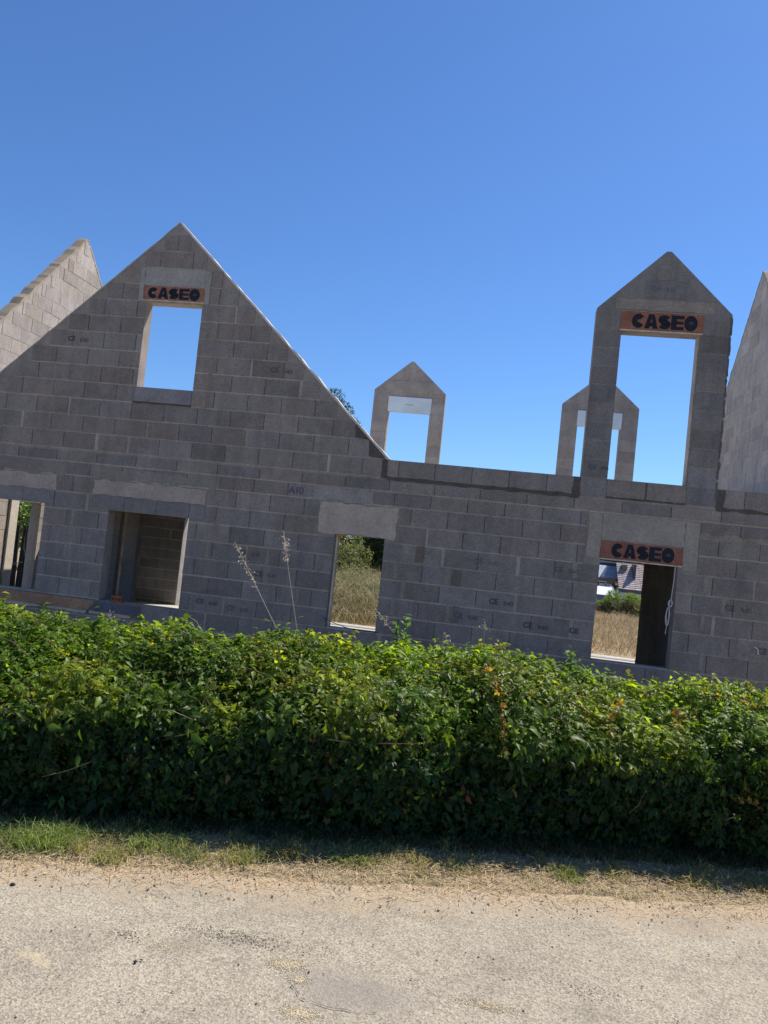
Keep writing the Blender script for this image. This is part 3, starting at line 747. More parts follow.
np_mesh('foliage', V1, F1, C1, M['leaf'], hedge)
# trailing shoots with small bright leaves
Vs, Fs, Cs = [], [], []; stems = MB(); nv = 0; small = leaf_template(3)
def shoot(s0, t0, length, hang, col, ls=.02, sway=0., dens=70, stemcol=(.10, .075, .03), lift=.01):
    global nv
    pts = []; n = max(4, int(length / .04)); ss = s0; tt = t0
    for i in range(n):
        q, nn, _ = hedge_surface(np.array([ss]), np.array([np.clip(tt, .02, .97)]))
        pts.append(q[0] + nn[0] * (.01 + lift + .015 * math.sin(i))); ss += sway * .04 + random.uniform(-.008, .008); tt -= hang * .04 / cum[-1]
    pts = np.array(pts); stems.tube([tuple(p) for p in pts], [.0032 * (1 - .6 * i / n) + .0008 for i in range(n)], 4, stemcol)
    m = int(length * dens); u = RNG.uniform(0, n - 1.01, m); i0 = u.astype(int); fr = (u - i0)[:, None]
    P = pts[i0] * (1 - fr) + pts[i0 + 1] * fr + RNG.normal(0, .012, (m, 3))
    nr = RNG.normal(0, .5, (m, 3)) + np.array([HN[0] * .7, HN[1] * .7, .7]); tp = RNG.normal(0, .8, (m, 3)) - up * .4
    c = np.array(col)[None] * RNG.uniform(.65, 1.35, (m, 1))
    v, f, c = scatter(small, P, nr, tp, RNG.uniform(ls * .6, ls * 1.3, m), c)
    Vs.append(v); Fs.append(f + nv); Cs.append(c); nv += len(v)
YG = (.24, .27, .03); OR = (.42, .27, .06); LG = (.13, .22, .03)
for i in range(150):
    shoot(random.uniform(-3.2, 3.6), random.uniform(.24, .62), random.uniform(.2, .65), random.uniform(.3, 1.), random.choice([YG, LG, LG, (.16, .25, .04)]), random.uniform(.016, .028), random.uniform(-1.2, 1.2))
for (s0, t0, l, h, c, sw) in [(-1.95, .40, .5, .4, YG, 1.2), (-1.5, .46, .45, .15, YG, 1.4), (-.45, .36, .34, .8, YG, -1.), (-1.0, .40, .5, 1., LG, -.1), (-.75, .42, .3, .6, (.2, .26, .03), .5),
                              (.55, .40, .62, 1., OR, .05), (1.35, .36, .3, .9, OR, -.6), (1.7, .36, .25, .8, OR, -.3), (1.9, .40, .5, .25, OR, 1.1), (1.55, .44, .5, .1, YG, 1.2),
                              (2.6, .22, .2, .6, OR, .4), (1.9, .17, .18, .3, OR, 1.), (.3, .43, .5, .2, YG, 1.1), (-2.3, .2, .3, .5, YG, -1.), (2.75, .3, .3, 1., LG, .1)]:
    shoot(s0, t0, l, h, c, .024, sw, 90, lift=.03)
for i in range(60):
    ss, tt = random.uniform(-3.3, 3.8), random.uniform(.12, .6); q, nn, _ = hedge_surface(np.array([ss]), np.array([tt])); p0 = Vector(q[0]) + Vector(nn[0]) * .01
    dr = Vector((random.gauss(0, 1), random.gauss(-.1, .3), random.gauss(0, .5))).normalized() * random.uniform(.08, .3)
    stems.tube([tuple(p0), tuple(p0 + dr * .5 + Vector(nn[0]) * .025), tuple(p0 + dr)], [.003, .0025, .001], 4, random.choice([(.30, .24, .16), (.16, .11, .06), (.22, .17, .08)]))
for i in range(150):
    ss = random.uniform(-3.4, 4.0); q, nn, _ = hedge_surface(np.array([ss]), np.array([random.uniform(.45, .72)])); p0 = Vector(q[0]); L_ = random.uniform(.05, .17)
    dr = Vector((random.gauss(0, .6), random.gauss(0, .6), 1)).normalized(); pts = [p0 + dr * L_ * k / 4 + Vector((0, 0, -.04 * (k / 4) ** 2)) for k in range(5)]
    stems.tube([tuple(p) for p in pts], [.0025, .0022, .002, .0015, .0008], 4, (.14, .13, .04)); m = random.randint(6, 14)
    P_ = np.array([tuple(pts[0].lerp(pts[4], random.uniform(.1, 1.05))) for _ in range(m)]) + RNG.normal(0, .006, (m, 3))
    v, f, c = scatter(small, P_, RNG.normal(0, .4, (m, 3)) + up * .8, RNG.normal(0, .8, (m, 3)), RNG.uniform(.018, .038, m), np.array(random.choice([LG, YG, (.2, .28, .03), (.12, .19, .03)]))[None] * RNG.uniform(.7, 1.3, (m, 1)))
    Vs.append(v); Fs.append(f + nv); Cs.append(c); nv += len(v)
np_mesh('trailing_shoots', np.concatenate(Vs), np.concatenate(Fs), np.concatenate(Cs), M['leaf'], hedge)
tag(stems.build('stems', M['stem'], hedge), kind='stuff')

# ------------------------------------------------------------------ stalks and weeds sticking out of the hedge
def panicle(name, label, cat, base, topp, head, droop=0., n=34, col=(.70, .60, .45), rad=.0042, group=None, head_len=.24):
    t = thing(name, label, cat, base, group)
    b = Vector(base); tp = Vector(topp); pts = []
    for i in range(11):
        q = i / 10; p = b.lerp(tp, q) + Vector((droop * math.sin(q * math.pi * .5) * q, 0, -abs(droop) * .6 * q * q)); pts.append(p)
    d = MB(); d.tube([tuple(p) for p in pts], [rad * (1 - .6 * i / 10) for i in range(11)], 5, col); d.build('stalk', M['dryleaf'], t)
    L_ = sum((pts[i + 1] - pts[i]).length for i in range(10)); P = []
    hh = MB()
    for k in range(head):
        q = 1 - head_len * random.random() / max(L_, .3); f = q * 10; i = min(int(f), 9); p = pts[i].lerp(pts[i + 1], f - i)
        dv = Vector((random.gauss(0, 1), random.gauss(0, 1), random.gauss(.3, 1))).normalized() * random.uniform(.01, .05) * (1.35 - q * .6)
        e = p + dv; hh.tube([tuple(p), tuple(e)], .0009, 3, col)
        for _ in range(2):
            P.append(tuple(e + Vector([random.gauss(0, .005) for _ in range(3)])))
    P = np.array(P); m = len(P)
    v, f, c = scatter(leaf_template(1), P, RNG.normal(0, 1, (m, 3)), RNG.normal(0, .6, (m, 3)) - up * .3, RNG.uniform(.007, .017, m), np.array([.74, .64, .50])[None] * RNG.uniform(.7, 1.3, (m, 1)))
    hh.build('branchlets', M['dryleaf'], t); np_mesh('seed_head', v, f, c, M['dryleaf'], t)
    return t
yc = -5.0
panicle('dry_grass_stalk', 'tall bleached grass stalk leaning left above the hedge with a feathery head', 'grass stalk', (-1.12, yc, -2.2), (-1.90, yc, -1.01), 42, 0, group='dry stalks above the hedge', head_len=.36)
panicle('dry_grass_stalk', 'upright bleached grass stalk with a bushy tangled head above the hedge', 'grass stalk', (-1.21, yc, -2.2), (-1.55, yc, -.91), 46, 0, group='dry stalks above the hedge', head_len=.17)
panicle('dry_grass_stalk', 'long grass stalk arching left in front of the middle window', 'grass stalk', (-.28, yc, -2.0), (-.68, yc, -1.27), 24, -.14, group='dry stalks above the hedge', head_len=.3)
panicle('dry_grass_stalk', 'short pale stalk leaning right of the weed near the middle window', 'grass stalk', (-.10, yc, -1.85), (-.32, yc, -1.47), 22, 0, group='dry stalks above the hedge', head_len=.2, rad=.0022)
panicle('dry_grass_stalk', 'thin upright pale stalk with a single tuft before the blank wall', 'grass stalk', (-.03, yc, -1.9), (-.05, yc, -1.36), 8, 0, group='dry stalks above the hedge', head_len=.05, rad=.0022)
panicle('dry_grass_stalk', 'small yellowish stalk in the hedge below the end of the board', 'grass stalk', (-2.62, -5.2, -1.95), (-2.72, -5.2, -1.56), 26, 0, group='dry stalks above the hedge', head_len=.3, rad=.0025)
panicle('dry_grass_stalk', 'small golden stalk at the far left end of the hedge', 'grass stalk', (-3.60, -5.25, -2.0), (-3.68, -5.25, -1.56), 30, 0, group='dry stalks above the hedge', head_len=.3, rad=.0025, col=(.5, .38, .2))
def weed(label, base, h, n=60, ls=.05, col=(.14, .24, .05)):
    t = thing('weed', label, 'weed', base, 'green weeds above the hedge'); b = Vector(base); d = MB(); Ps = []; Ts = []
    for k in range(4):
        a = random.uniform(0, 6.28); r = .03 if k else 0; lean = Vector((math.cos(a), math.sin(a), 0)) * r
        tp = b + lean * 1.6 + Vector((0, 0, h * random.uniform(.75, 1))); d.tube([tuple(b + lean * .3), tuple(b.lerp(tp, .5) + lean * .3), tuple(tp)], [.004, .003, .0015], 5, (.14, .2, .06))
        for j in range(n // 4):
            q = random.uniform(.15, 1.02); p = b.lerp(tp, q); a2 = random.uniform(0, 6.28); Ps.append(tuple(p)); Ts.append((math.cos(a2), math.sin(a2), .9))
    d.build('stem', M['stem'], t); P = np.array(Ps); Tt = np.array(Ts); m = len(P)
    v, f, c = scatter(leaf_template(1), P, np.tile(up, (m, 1)) + RNG.normal(0, .3, (m, 3)) - Tt * .4, Tt, RNG.uniform(ls * .6, ls * 1.2, m), np.array(col)[None] * RNG.uniform(.7, 1.4, (m, 1)))
    np_mesh('leaves', v, f, c, M['grass'], t)
weed('bushy green weed rising from the hedge right of the middle window', (-.61, yc, -1.82), .46, 150, .055)
weed('single upright green weed before the wall left of the doorway window', (.555, yc, -1.78), .34, 100, .045)
weed('short bright green sprig in front of the doorway window sill', (.80, -5.05, -1.75), .2, 40, .035, (.2, .32, .05))

# ------------------------------------------------------------------ verge grass and litter
def blades(P, h, w, lean, col, droop=.5):
    """P (n,3) roots; bent two-segment blades"""
    n = len(P); a = RNG.uniform(0, 2 * np.pi, n); dx = np.stack([np.cos(a), np.sin(a), np.zeros(n)], 1)
    b = RNG.uniform(0, 2 * np.pi, n); wx = np.stack([np.cos(b), np.sin(b), np.zeros(n)], 1) * (w / 2)[:, None]
    ln = lean[:, None]; hh = h[:, None]
    m1 = P + dx * ln * hh * .35 + up * hh * .55; m2 = P + dx * ln * hh * (1. + droop * .3) + up * hh * (1 - ln * .45)
    V = np.stack([P - wx, P + wx, m1 + wx * .8, m1 - wx * .8, m2], 1).reshape(-1, 3); o = np.arange(n)[:, None] * 5
    F = np.concatenate([o + np.array([[0, 1, 2]]), o + np.array([[0, 2, 3]]), o + np.array([[3, 2, 4]])])
    return V, F, np.repeat(col[:, None, :], 5, 1).reshape(-1, 3)
def verge_pts(n, dlo, dhi, slo=-3.6, shi=4.4):
    s = RNG.uniform(slo, shi, n); dd = RNG.uniform(dlo, dhi, n); p = H0[None] + s[:, None] * HD - dd[:, None] * HN
    z = terrain(p[:, 0], p[:, 1]) + .002
    return np.stack([p[:, 0], p[:, 1], z], 1), s, dd
# green tufts
Ps, hs, cs = [], [], []
def tuft(s, dd, n, r, h, col):
    p = H0 + HD * s - HN * dd
    q = np.zeros((n, 3)); q[:, :2] = p + RNG.normal(0, r, (n, 2)); q[:, 2] = terrain(q[:, 0], q[:, 1])
    Ps.append(q); hs.append(RNG.uniform(.35, 1, n) * h); cs.append(np.array(col)[None] * RNG.uniform(.6, 1.4, (n, 1)))
G1 = (.20, .25, .08); G2 = (.33, .31, .14); G3 = (.33, .28, .12)
for i in range(420):
    s_ = random.uniform(-3.4, 4.2); left = max(0., min(1., (0.6 - s_) / 2.)); f = random.random()
    if f > .3 + .35 * left: continue
    tuft(s_, random.uniform(-.36, .05), random.randint(25, 110), random.uniform(.012, .05), random.uniform(.035, .10), random.choice([G1, G2, G2, G3]))
for (s_, dd, n, r, h, c) in [(-2.5, -.28, 260, .05, .12, (.26, .32, .09)), (-1.62, -.31, 300, .055, .14, (.26, .33, .09)), (-1.2, -.27, 200, .04, .11, (.25, .3, .1)), (-.15, -.3, 160, .035, .08, (.24, .28, .1)), (.9, -.3, 140, .04, .08, (.26, .27, .1)), (2.1, -.3, 200, .06, .08, (.27, .29, .1)), (-1.95, -.26, 260, .05, .12, (.2, .26, .07)), (-.95, -.36, 220, .04, .09, (.22, .24, .1)), (-.5, -.27, 200, .04, .10, (.24, .22, .1)), (2.4, -.3, 200, .05, .08, G2), (-1.75, -.30, 420, .06, .13, G1), (-1.55, -.26, 300, .05, .12, G1), (-1.32, -.40, 380, .045, .09, G2), (-2.2, -.3, 300, .06, .10, G2), (-.75, -.33, 300, .055, .09, G2), (-1.05, -.28, 260, .05, .1, G1), (.35, -.28, 200, .05, .07, G2), (1.6, -.28, 240, .06, .08, G2), (1.9, -.3, 200, .05, .07, G3), (-.25, -.26, 220, .05, .07, G1), (-2.6, -.35, 300, .08, .09, G2)]:
    tuft(s_, dd, n, r, h, c)
P, s, dd = verge_pts(17000, -.13, .12); Ps.append(P); hs.append(RNG.uniform(.02, .10, len(P))); cs.append(np.array([[.085, .08, .035]]) * RNG.uniform(.5, 1.5, (len(P), 1)))  # dark blades at the hedge's foot, its shade put into their colour
P, s, dd = verge_pts(7000, -.34, .10); Ps.append(P); hs.append(RNG.uniform(.015, .05, len(P)) * (1 + .6 * (s < 0))); cs.append(np.where(RNG.uniform(0, 1, (len(P), 1)) < .5, np.array([[.2, .2, .07]]), np.array([[.42, .34, .18]])) * RNG.uniform(.6, 1.3, (len(P), 1)))
P = np.concatenate(Ps); h = np.concatenate(hs); c = np.concatenate(cs)
v, f, c = blades(P, h, RNG.uniform(.0022, .005, len(P)), RNG.uniform(.3, 1.5, len(P)), c)
tag(np_mesh('verge_grass', v, f, c, M['grass']), kind='stuff')
# dry straw lying about
P, s, dd = verge_pts(30000, -.68, .05); keep = RNG.uniform(0, 1, len(P)) < np.interp(dd, [-.68, -.56, -.44, -.25, -.12], [.10, .35, 1, 1, .15]); P = P[keep]; n = len(P)
P[:, 2] += RNG.uniform(.002, .02, n); a = RNG.uniform(0, 2 * np.pi, n); L_ = RNG.uniform(.015, .06, n)[:, None]
dv = np.stack([np.cos(a), np.sin(a), RNG.normal(0, .18, n)], 1) * L_; wv = np.stack([-np.sin(a), np.cos(a), RNG.normal(0, .5, n)], 1) * .0014
V = np.stack([P - wv, P + wv, P + dv + wv * .6, P + dv - wv * .6], 1).reshape(-1, 3); V[:, 2] = np.maximum(V[:, 2], terrain(V[:, 0], V[:, 1]) + np.where(np.repeat(hedge_d(P[:, 0], P[:, 1]), 4) < -.4, .019, .004))
tag(np_mesh('straw_litter', V, np.arange(n * 4).reshape(-1, 4), np.repeat((np.array([.58, .45, .27])[None] * RNG.uniform(.5, 1.3, (n, 1)))[:, None, :], 4, 1).reshape(-1, 3), M['dryleaf']), kind='stuff')
# gravel: small angular stones on the road and its edge
def stones(n, slo, shi, dlo, dhi, r0, r1, cols):
    s = RNG.uniform(slo, shi, n); dd = RNG.uniform(dlo, dhi, n); p = H0[None] + s[:, None] * HD - dd[:, None] * HN
    oc = np.array([(1, 0, 0), (-1, 0, 0), (0, 1, 0), (0, -1, 0), (0, 0, 1), (0, 0, -.6)]); of = np.array([(0, 2, 4), (2, 1, 4), (1, 3, 4), (3, 0, 4), (2, 0, 5), (1, 2, 5), (3, 1, 5), (0, 3, 5)])
    r = r0 + (r1 - r0) * RNG.uniform(0, 1, n) ** 3
    V = oc[None] * r[:, None, None] * RNG.uniform(.6, 1.3, (n, 6, 1)) + RNG.normal(0, .12, (n, 6, 3)) * r[:, None, None]; V[:, :, 2] *= .7
    z = np.where(dd < RW - .02, ROADZ + .012 + .018 * np.sin(np.clip((RW - dd) / 4.2, 0, 1) * np.pi), terrain(p[:, 0], p[:, 1]) + .003)
    V += np.stack([p[:, 0], p[:, 1], z], 1)[:, None, :]
    ci = np.array(cols)[RNG.integers(0, len(cols), n)] * RNG.uniform(.7, 1.2, (n, 1))
    return V.reshape(-1, 3), (of[None] + (np.arange(n) * 6)[:, None, None]).reshape(-1, 3), np.repeat(ci[:, None, :], 6, 1).reshape(-1, 3)
A1 = stones(1500, -3, 3.6, -2.6, -.3, .0018, .006, [(.12, .1, .085), (.35, .31, .26), (.22, .19, .16), (.55, .5, .42)])
A2 = stones(1600, -3, 3.6, -.75, -.30, .002, .008, [(.45, .38, .28), (.33, .28, .22), (.2, .17, .13)])
A3 = stones(14, -2.5, 3, -2.2, -.7, .006, .013, [(.05, .045, .04)])
def pile(x, y, rx, ry, n, col, r0=.0012, r1=.0035):
    v, f, c = stones(n, 0, 1, -1, -.6, r0, r1, [col]); v = v.reshape(n, 6, 3); p = np.stack([RNG.normal(x, rx, n), RNG.normal(y, ry, n)], 1)
    z = np.array([road_z(*q) for q in p]) + .001; v = v - v.mean(1, keepdims=True); v[:, :, :2] += p[:, None, :]; v[:, :, 2] += z[:, None]
    return v.reshape(-1, 3), f, c
def road_z(x, y):
    w = RW - hedge_d(x, y); return ROADZ + .008 + .018 * math.sin(min(max(w, 0) / 4.2, 1) * math.pi) + .006 * noise.noise(Vector((x * 1.3, y * 1.3, 0)))
SN = (.72, .60, .40)
PL = [pile(-.62, -7.60, .035, .02, 1500, SN), pile(-.55, -7.68, .02, .015, 500, SN), pile(-.50, -7.87, .035, .02, 1300, SN), pile(.12, -7.62, .05, .012, 900, SN), pile(-1.08, -7.63, .05, .02, 700, SN), pile(-.25, -7.05, .08, .02, 500, SN),
      pile(-.85, -7.48, .16, .035, 900, (.19, .16, .13), .0012, .004), pile(-1.25, -7.6, .03, .02, 160, (.2, .17, .14), .0012, .004), pile(.5, -7.4, .1, .03, 200, (.22, .19, .16), .0012, .004)]
off = 0; vv, ff, c3 = [], [], []
for v, f, c in [A1, A2, A3] + PL: vv.append(v); ff.append(f + off); c3.append(c); off += len(v)
tag(np_mesh('loose_gravel', np.concatenate(vv), np.concatenate(ff), np.concatenate(c3), M['stone']), kind='stuff')
# smooth repair in the road with a ragged cracked lip
pc = np.array([-.37, -10.42 + 2.73])
d = MB(); pts = []
for i in range(60):
    a = i / 60 * 2 * math.pi; r = 1 + .16 * noise.noise(Vector((math.cos(a) * 2, math.sin(a) * 2, 4))) + .05 * noise.noise(Vector((math.cos(a) * 9, math.sin(a) * 9, 8)))
    pts.append((pc[0] + .20 * r * math.cos(a) + .03 * math.sin(a), pc[1] + .12 * r * math.sin(a)))
def road_z(x, y):
    w = RW - hedge_d(x, y); return ROADZ + .008 + .018 * math.sin(min(max(w, 0) / 4.2, 1) * math.pi) + .006 * noise.noise(Vector((x * 1.3, y * 1.3, 0)))
d = MB()
for i in range(33, 52):
    p, q = Vector(pts[i]), Vector(pts[(i + 1)]); nn = Vector((p.x - pc[0], p.y - pc[1])).normalized() * random.uniform(.001, .005) * (1 if random.random() < .75 else .2)
    d.poly([(p.x, p.y, road_z(*p) + .0055), (q.x, q.y, road_z(*q) + .0055), (q.x + nn.x, q.y + nn.y, road_z(*q) + .0057), (p.x + nn.x, p.y + nn.y, road_z(*p) + .0057)], (.07, .06, .05))
tag(d.build('road_crack', M['stone'], base=(pc[0], pc[1], ROADZ)), kind='structure')

# ------------------------------------------------------------------ behind the house
def wedge(n, x0a, x1a, ya, x0b, x1b, yb):
    t = RNG.uniform(0, 1, n) ** .8; y = ya + (yb - ya) * t; a = x0a + (x0b - x0a) * t; b = x1a + (x1b - x1a) * t
    x = a + (b - a) * RNG.uniform(0, 1, n); return np.stack([x, y, terrain(x, y)], 1)
def field(P, hlo, hhi, cols, w=.012):
    n = len(P); c = np.array(cols)[RNG.integers(0, len(cols), n)] * RNG.uniform(.65, 1.3, (n, 1))
    cl = .6 + .8 * np.clip(vnoise(P, .8, 5.) + .5, 0, 1)
    return blades(P, RNG.uniform(hlo, hhi, n) * cl, np.full(n, w), RNG.uniform(.3, 1.5, n), c)
DG = [(.46, .38, .25), (.40, .32, .21), (.30, .26, .15), (.17, .18, .09), (.60, .50, .36), (.11, .12, .06)]
f1 = field(wedge(26000, -6.0, -2.2, 8.2, -9.4, -4.4, 26), .5, 1.2, DG + [(.22, .25, .11), (.28, .29, .14)])
f2 = field(wedge(22000, .8, 5.2, 8.3, 3.4, 8.8, 27), .12, .3, [(.55, .42, .26), (.46, .35, .22), (.36, .29, .17), (.25, .22, .11)], .01)
f3 = field(wedge(9000, -10, 10, 8.3, -14, 14, 30), .2, .5, DG, .014)
off = 0; vv, ff, c3 = [], [], []
for v, f, c in (f1, f2, f3): vv.append(v); ff.append(f + off); c3.append(c); off += len(v)
tag(np_mesh('dry_meadow_grass', np.concatenate(vv), np.concatenate(ff), np.concatenate(c3), M['dryleaf']), kind='stuff')

def blob_leaves(centers, radii, n, size, cols, flat=1.):
    c = np.array(centers); r = np.array(radii); w = r ** 2 / (r ** 2).sum(); i = RNG.choice(len(c), n, p=w)
    dv = RNG.normal(0, 1, (n, 3)); dv /= np.linalg.norm(dv, axis=1, keepdims=True)
    q = RNG.uniform(.45, 1.08, n) ** .6
    P = c[i] + dv * (r[i] * q)[:, None] * np.array([1, 1, flat])
    nr = dv + RNG.normal(0, .6, (n, 3)) + up * .4; tp = RNG.normal(0, 1, (n, 3)) - up * .2
    col = np.array(cols)[RNG.integers(0, len(cols), n)] * RNG.uniform(.6, 1.4, (n, 1))
    return scatter(leaf_template(1), P, nr, tp, RNG.uniform(size * .6, size * 1.3, n), col)
def tree(label, x, y, h, cr, cols, size=.16, n=9000, group=None, conifer=False, gz=None, extra=()):
    gz = float(terrain(np.array(x), np.array(y))) if gz is None else gz
    t = thing('tree', label, 'tree', (x, y, gz), group); d = MB()
    d.tube([(x, y, gz - .1), (x + .1, y, gz + h * .3), (x - .05, y, gz + h * .6), (x, y, gz + h * .93)], [.03 * h, .024 * h, .014 * h, .004 * h], 8, (.13, .10, .075))
    cs, rs = [], []
    m = 26
    for i in range(m):
        q = (i + .5) / m; z = gz + h * (.18 + .8 * q); rad = cr * (math.sin(math.pi * min(1, .15 + .85 * q)) ** .7 if not conifer else (1.05 - q) ** .8)
        a = i * 2.4 + random.uniform(-.4, .4); rr_ = rad * random.uniform(.35, .85)
        p = (x + rr_ * math.cos(a), y + rr_ * math.sin(a), z); cs.append(p); rs.append(max(.25, cr * random.uniform(.24, .42) * (1 if not conifer else (1.15 - q))))
        d.tube([(x, y, z - .12 * h), tuple(Vector((x, y, z - .05 * h)).lerp(Vector(p), .5)), p], [.007 * h, .005 * h, .001 * h], 5, (.13, .10, .075))
    for (ex, ez, er) in extra:
        cs.append((ex, y, ez)); rs.append(er); d.tube([(x, y, ez - 1.2), (ex, y, ez)], [.05, .01], 5, (.13, .10, .075))
    d.build('trunk', M['stem'], t); v, f, c = blob_leaves(cs, rs, n, size, cols, .8); np_mesh('crown', v, f, c, M['grass'], t)
def bush(label, x, y, w, h, cols, size=.07, n=5000, top=None, gz=None):
    gz = float(terrain(np.array(x), np.array(y))) if gz is None else gz
    t = thing('bush', label, 'bush', (x, y, gz), None); cs, rs = [], []; d = MB()
    for i in range(16):
        a = random.uniform(0, 6.28); q = random.uniform(0, 1); z = gz + h * random.uniform(.2, .75); r = h * random.uniform(.2, .34)
        cs.append((x + w * .5 * q * math.cos(a), y + w * .4 * q * math.sin(a), z)); rs.append(r); d.tube([(x, y, gz), cs[-1]], [.03, .006], 5, (.15, .11, .08))
    d.build('branches', M['stem'], t); v, f, c = blob_leaves(cs, rs, n, size, cols, .9)
    if top is not None:
        k = v[:, 2] > gz + h * .62; c[k] = np.array(top)[None] * (c[k].mean(1, keepdims=True) / max(c.mean(), 1e-4))
    np_mesh('leaves', v, f, c, M['grass'], t)
DK = [(.035, .065, .022), (.045, .08, .03), (.03, .055, .022)]
OL = [(.20, .21, .10), (.27, .27, .14), (.10, .12, .05)]
GR = [(.10, .17, .03), (.14, .22, .04), (.08, .13, .03)]
tree('tall dark green tree whose tip shows over the right slope of the front gable', -8.9, 24, 8.6, 2.3, DK, .11, 26000, extra=((-8.2, 5.45, .55), (-7.8, 4.85, .6), (-7.35, 4.25, .55)))
tree('dark green tree standing right of the olive bush beyond the middle window', -4.9, 25, 4.6, 1.9, DK, .14, 12000)
tree('very dark leafy tree at the back of the meadow beyond the middle window', -2.6, 28, 5.2, 2.2, DK, .16, 9000)
bush('olive-green bushy shrub seen top left through the middle window', -6.75, 20.5, 2.6, 2.5, OL, .10, 9000)
bush('greyish weedy shrub in the tall grass left in the middle window view', -5.1, 13.5, 1.2, .95, [(.25, .25, .14), (.33, .29, .19), (.10, .12, .06)], .05, 4000)
bush('pale seed-topped weeds in the centre of the meadow beyond the middle window', -5.0, 15.5, 2.2, 1.25, [(.42, .36, .25), (.3, .27, .18), (.12, .13, .06)], .05, 4000)
bush('low dark green weeds right of the pale weeds beyond the middle window', -4.0, 12, 1.4, .95, [(.13, .16, .07), (.26, .25, .14), (.07, .09, .04)], .05, 5000)
tree('broad dark tree closing the gap behind the olive shrub', -7.2, 31, 5.6, 2.6, DK, .2, 12000)
tree('low dark tree furthest back beyond the middle window', -5.6, 33, 4.8, 2.4, DK, .2, 12000)
bush('round bush with bright green top in the field beyond the doorway window', 5.9, 24, 3.0, 1.15, [(.20, .19, .10), (.28, .24, .15), (.10, .13, .05)], .07, 8000, top=(.17, .27, .03))
bush('low dusty green bush in front of the white car', 4.75, 24.5, 2.2, .80, [(.20, .19, .10), (.28, .24, .15), (.10, .13, .05)], .07, 6000, top=(.17, .27, .03))
bush('dense dark shrub to the right of the round field bush', 8.2, 25, 2.4, 1.2, GR, .08, 4000)
tree('bright green tree seen through the far left opening', -15.4, 13, 4.2, 1.7, [(.13, .22, .04), (.17, .26, .05), (.08, .14, .03)], .12, 9000)
# dark woven fence beyond the left gable
t = thing('brushwood_fence', 'dark brushwood fence panel seen low through the far left opening', 'fence', (-11, 5.6, SITEZ)); d = MB()
for i in range(90):
    x = -12.6 + 3.2 * i / 90; d.tube([(x, 5.6, SITEZ), (x + random.uniform(-.05, .05), 5.6, -1.42 + random.uniform(-.06, .06))], .02, 4, jit((.045, .04, .035), .4))
d.build('brushwood', M['wood'], t); d = MB()
for k in range(26):
    x = random.uniform(-12.4, -9.8); d.tube([(x, 5.56, random.uniform(-2.9, -1.7)), (x + random.uniform(.15, .4), 5.56, random.uniform(-2.9, -1.6))], .007, 4, (.3, .28, .24))
d.build('loose_stick', M['wood'], t)
for k in range(3):
    d = MB(); x = -12.6 + 1.6 * k; d.box((x - .05, 5.64, SITEZ - .1), (x + .05, 5.74, -1.40), (.16, .12, .09)); d.build('post', M['wood'], t)

# far houses
gz = -4.27
t = thing('far_house', 'pale rendered house with sloping brownish tiled roof far beyond the doorway window', 'house', (9.0, 36, gz), 'houses far behind the field')
d = MB(); d.box((7.2, 36, gz), (13, 43, -2.2), (.60, .64, .68)); d.build('wall', M['render_wall'], t)
d = MB()
n = 22
for i in range(n):
    z0 = -2.22 + 2.3 * i / n; z1 = -2.22 + 2.3 * (i + 1) / n + .01; y0 = 35.6 + 2.9 * i / n; y1 = 35.6 + 2.9 * (i + 1) / n
    for j in range(20):
        xa = 6.98 + 6.3 * j / 20; xb = 6.98 + 6.3 * (j + 1) / 20
        d.box((xa, y0, z0), (xb - .012, y1 + .02, z0 + .06), jit((.40, .325, .30), .16), None) if False else d.poly([(xa, y0, z0 + .035), (xb - .012, y0, z0 + .035), (xb - .012, y1, z1 + .0), (xa, y1, z1 + .0)], jit((.44, .36, .335), .16))
        d.poly([(xa, y0, z0 - .02), (xb - .012, y0, z0 - .02), (xb - .012, y0, z0 + .035), (xa, y0, z0 + .035)], (.2, .17, .16))
d.poly([(6.98, 35.6, -2.27), (13.28, 35.6, -2.27), (13.28, 38.5, .03), (6.98, 38.5, .03)], (.2, .16, .13))
d.poly([(6.98, 38.52, .05), (13.28, 38.52, .05), (13.28, 43.4, -2.2), (6.98, 43.4, -2.2)], (.4, .33, .3))
d.build('roof', M['roof'], t)
d = MB(); d.box((6.96, 35.56, -2.40), (13.3, 35.6, -2.27), (.06, .065, .08)); d.build('gutter', M['plastic'], t)
d = MB(); d.box((7.86, 36.35, -1.55), (7.98, 37.3, -.75), (.05, .05, .055)); d.build('flue_pipe', M['plastic'], t)
d = MB(); d.box((7.25, 36.9, -1.1), (7.55, 37.3, -.8), (.05, .05, .055)); d.build('skylight', M['glass'], t)
t = thing('far_house', 'low house with blue-grey slate roof and dark window left of the tiled roof', 'house', (4.8, 37, gz), 'houses far behind the field')
d = MB(); d.box((2.0, 38, gz), (7.1, 44, -1.72), (.28, .23, .20)); d.build('wall', M['render_wall'], t)
d = MB(); d.box((6.15, 37.9, gz), (6.9, 37.99, -2.05), (.52, .60, .68)); d.build('door', M['render_wall'], t)
d = MB()
for i in range(10):
    z0, z1 = -1.72 + .075 * i, -1.72 + .075 * (i + 1); y0, y1 = 37.7 + .11 * i, 37.7 + .11 * (i + 1)
    d.poly([(1.8, y0, z0 + .008), (7.25, y0, z0 + .008), (7.25, y1, z1), (1.8, y1, z1)], jit((.42, .48, .55), .06))
d.poly([(1.8, 37.7, -1.73), (7.25, 37.7, -1.73), (7.25, 37.7, -1.71), (1.8, 37.7, -1.71)], (.1, .1, .11))
d.build('roof', M['roof'], t)
d = MB(); d.box((1.8, 38.9, -1.0), (7.25, 44.3, -.80), (.07, .09, .12)); d.build('roof_edge', M['roof'], t)
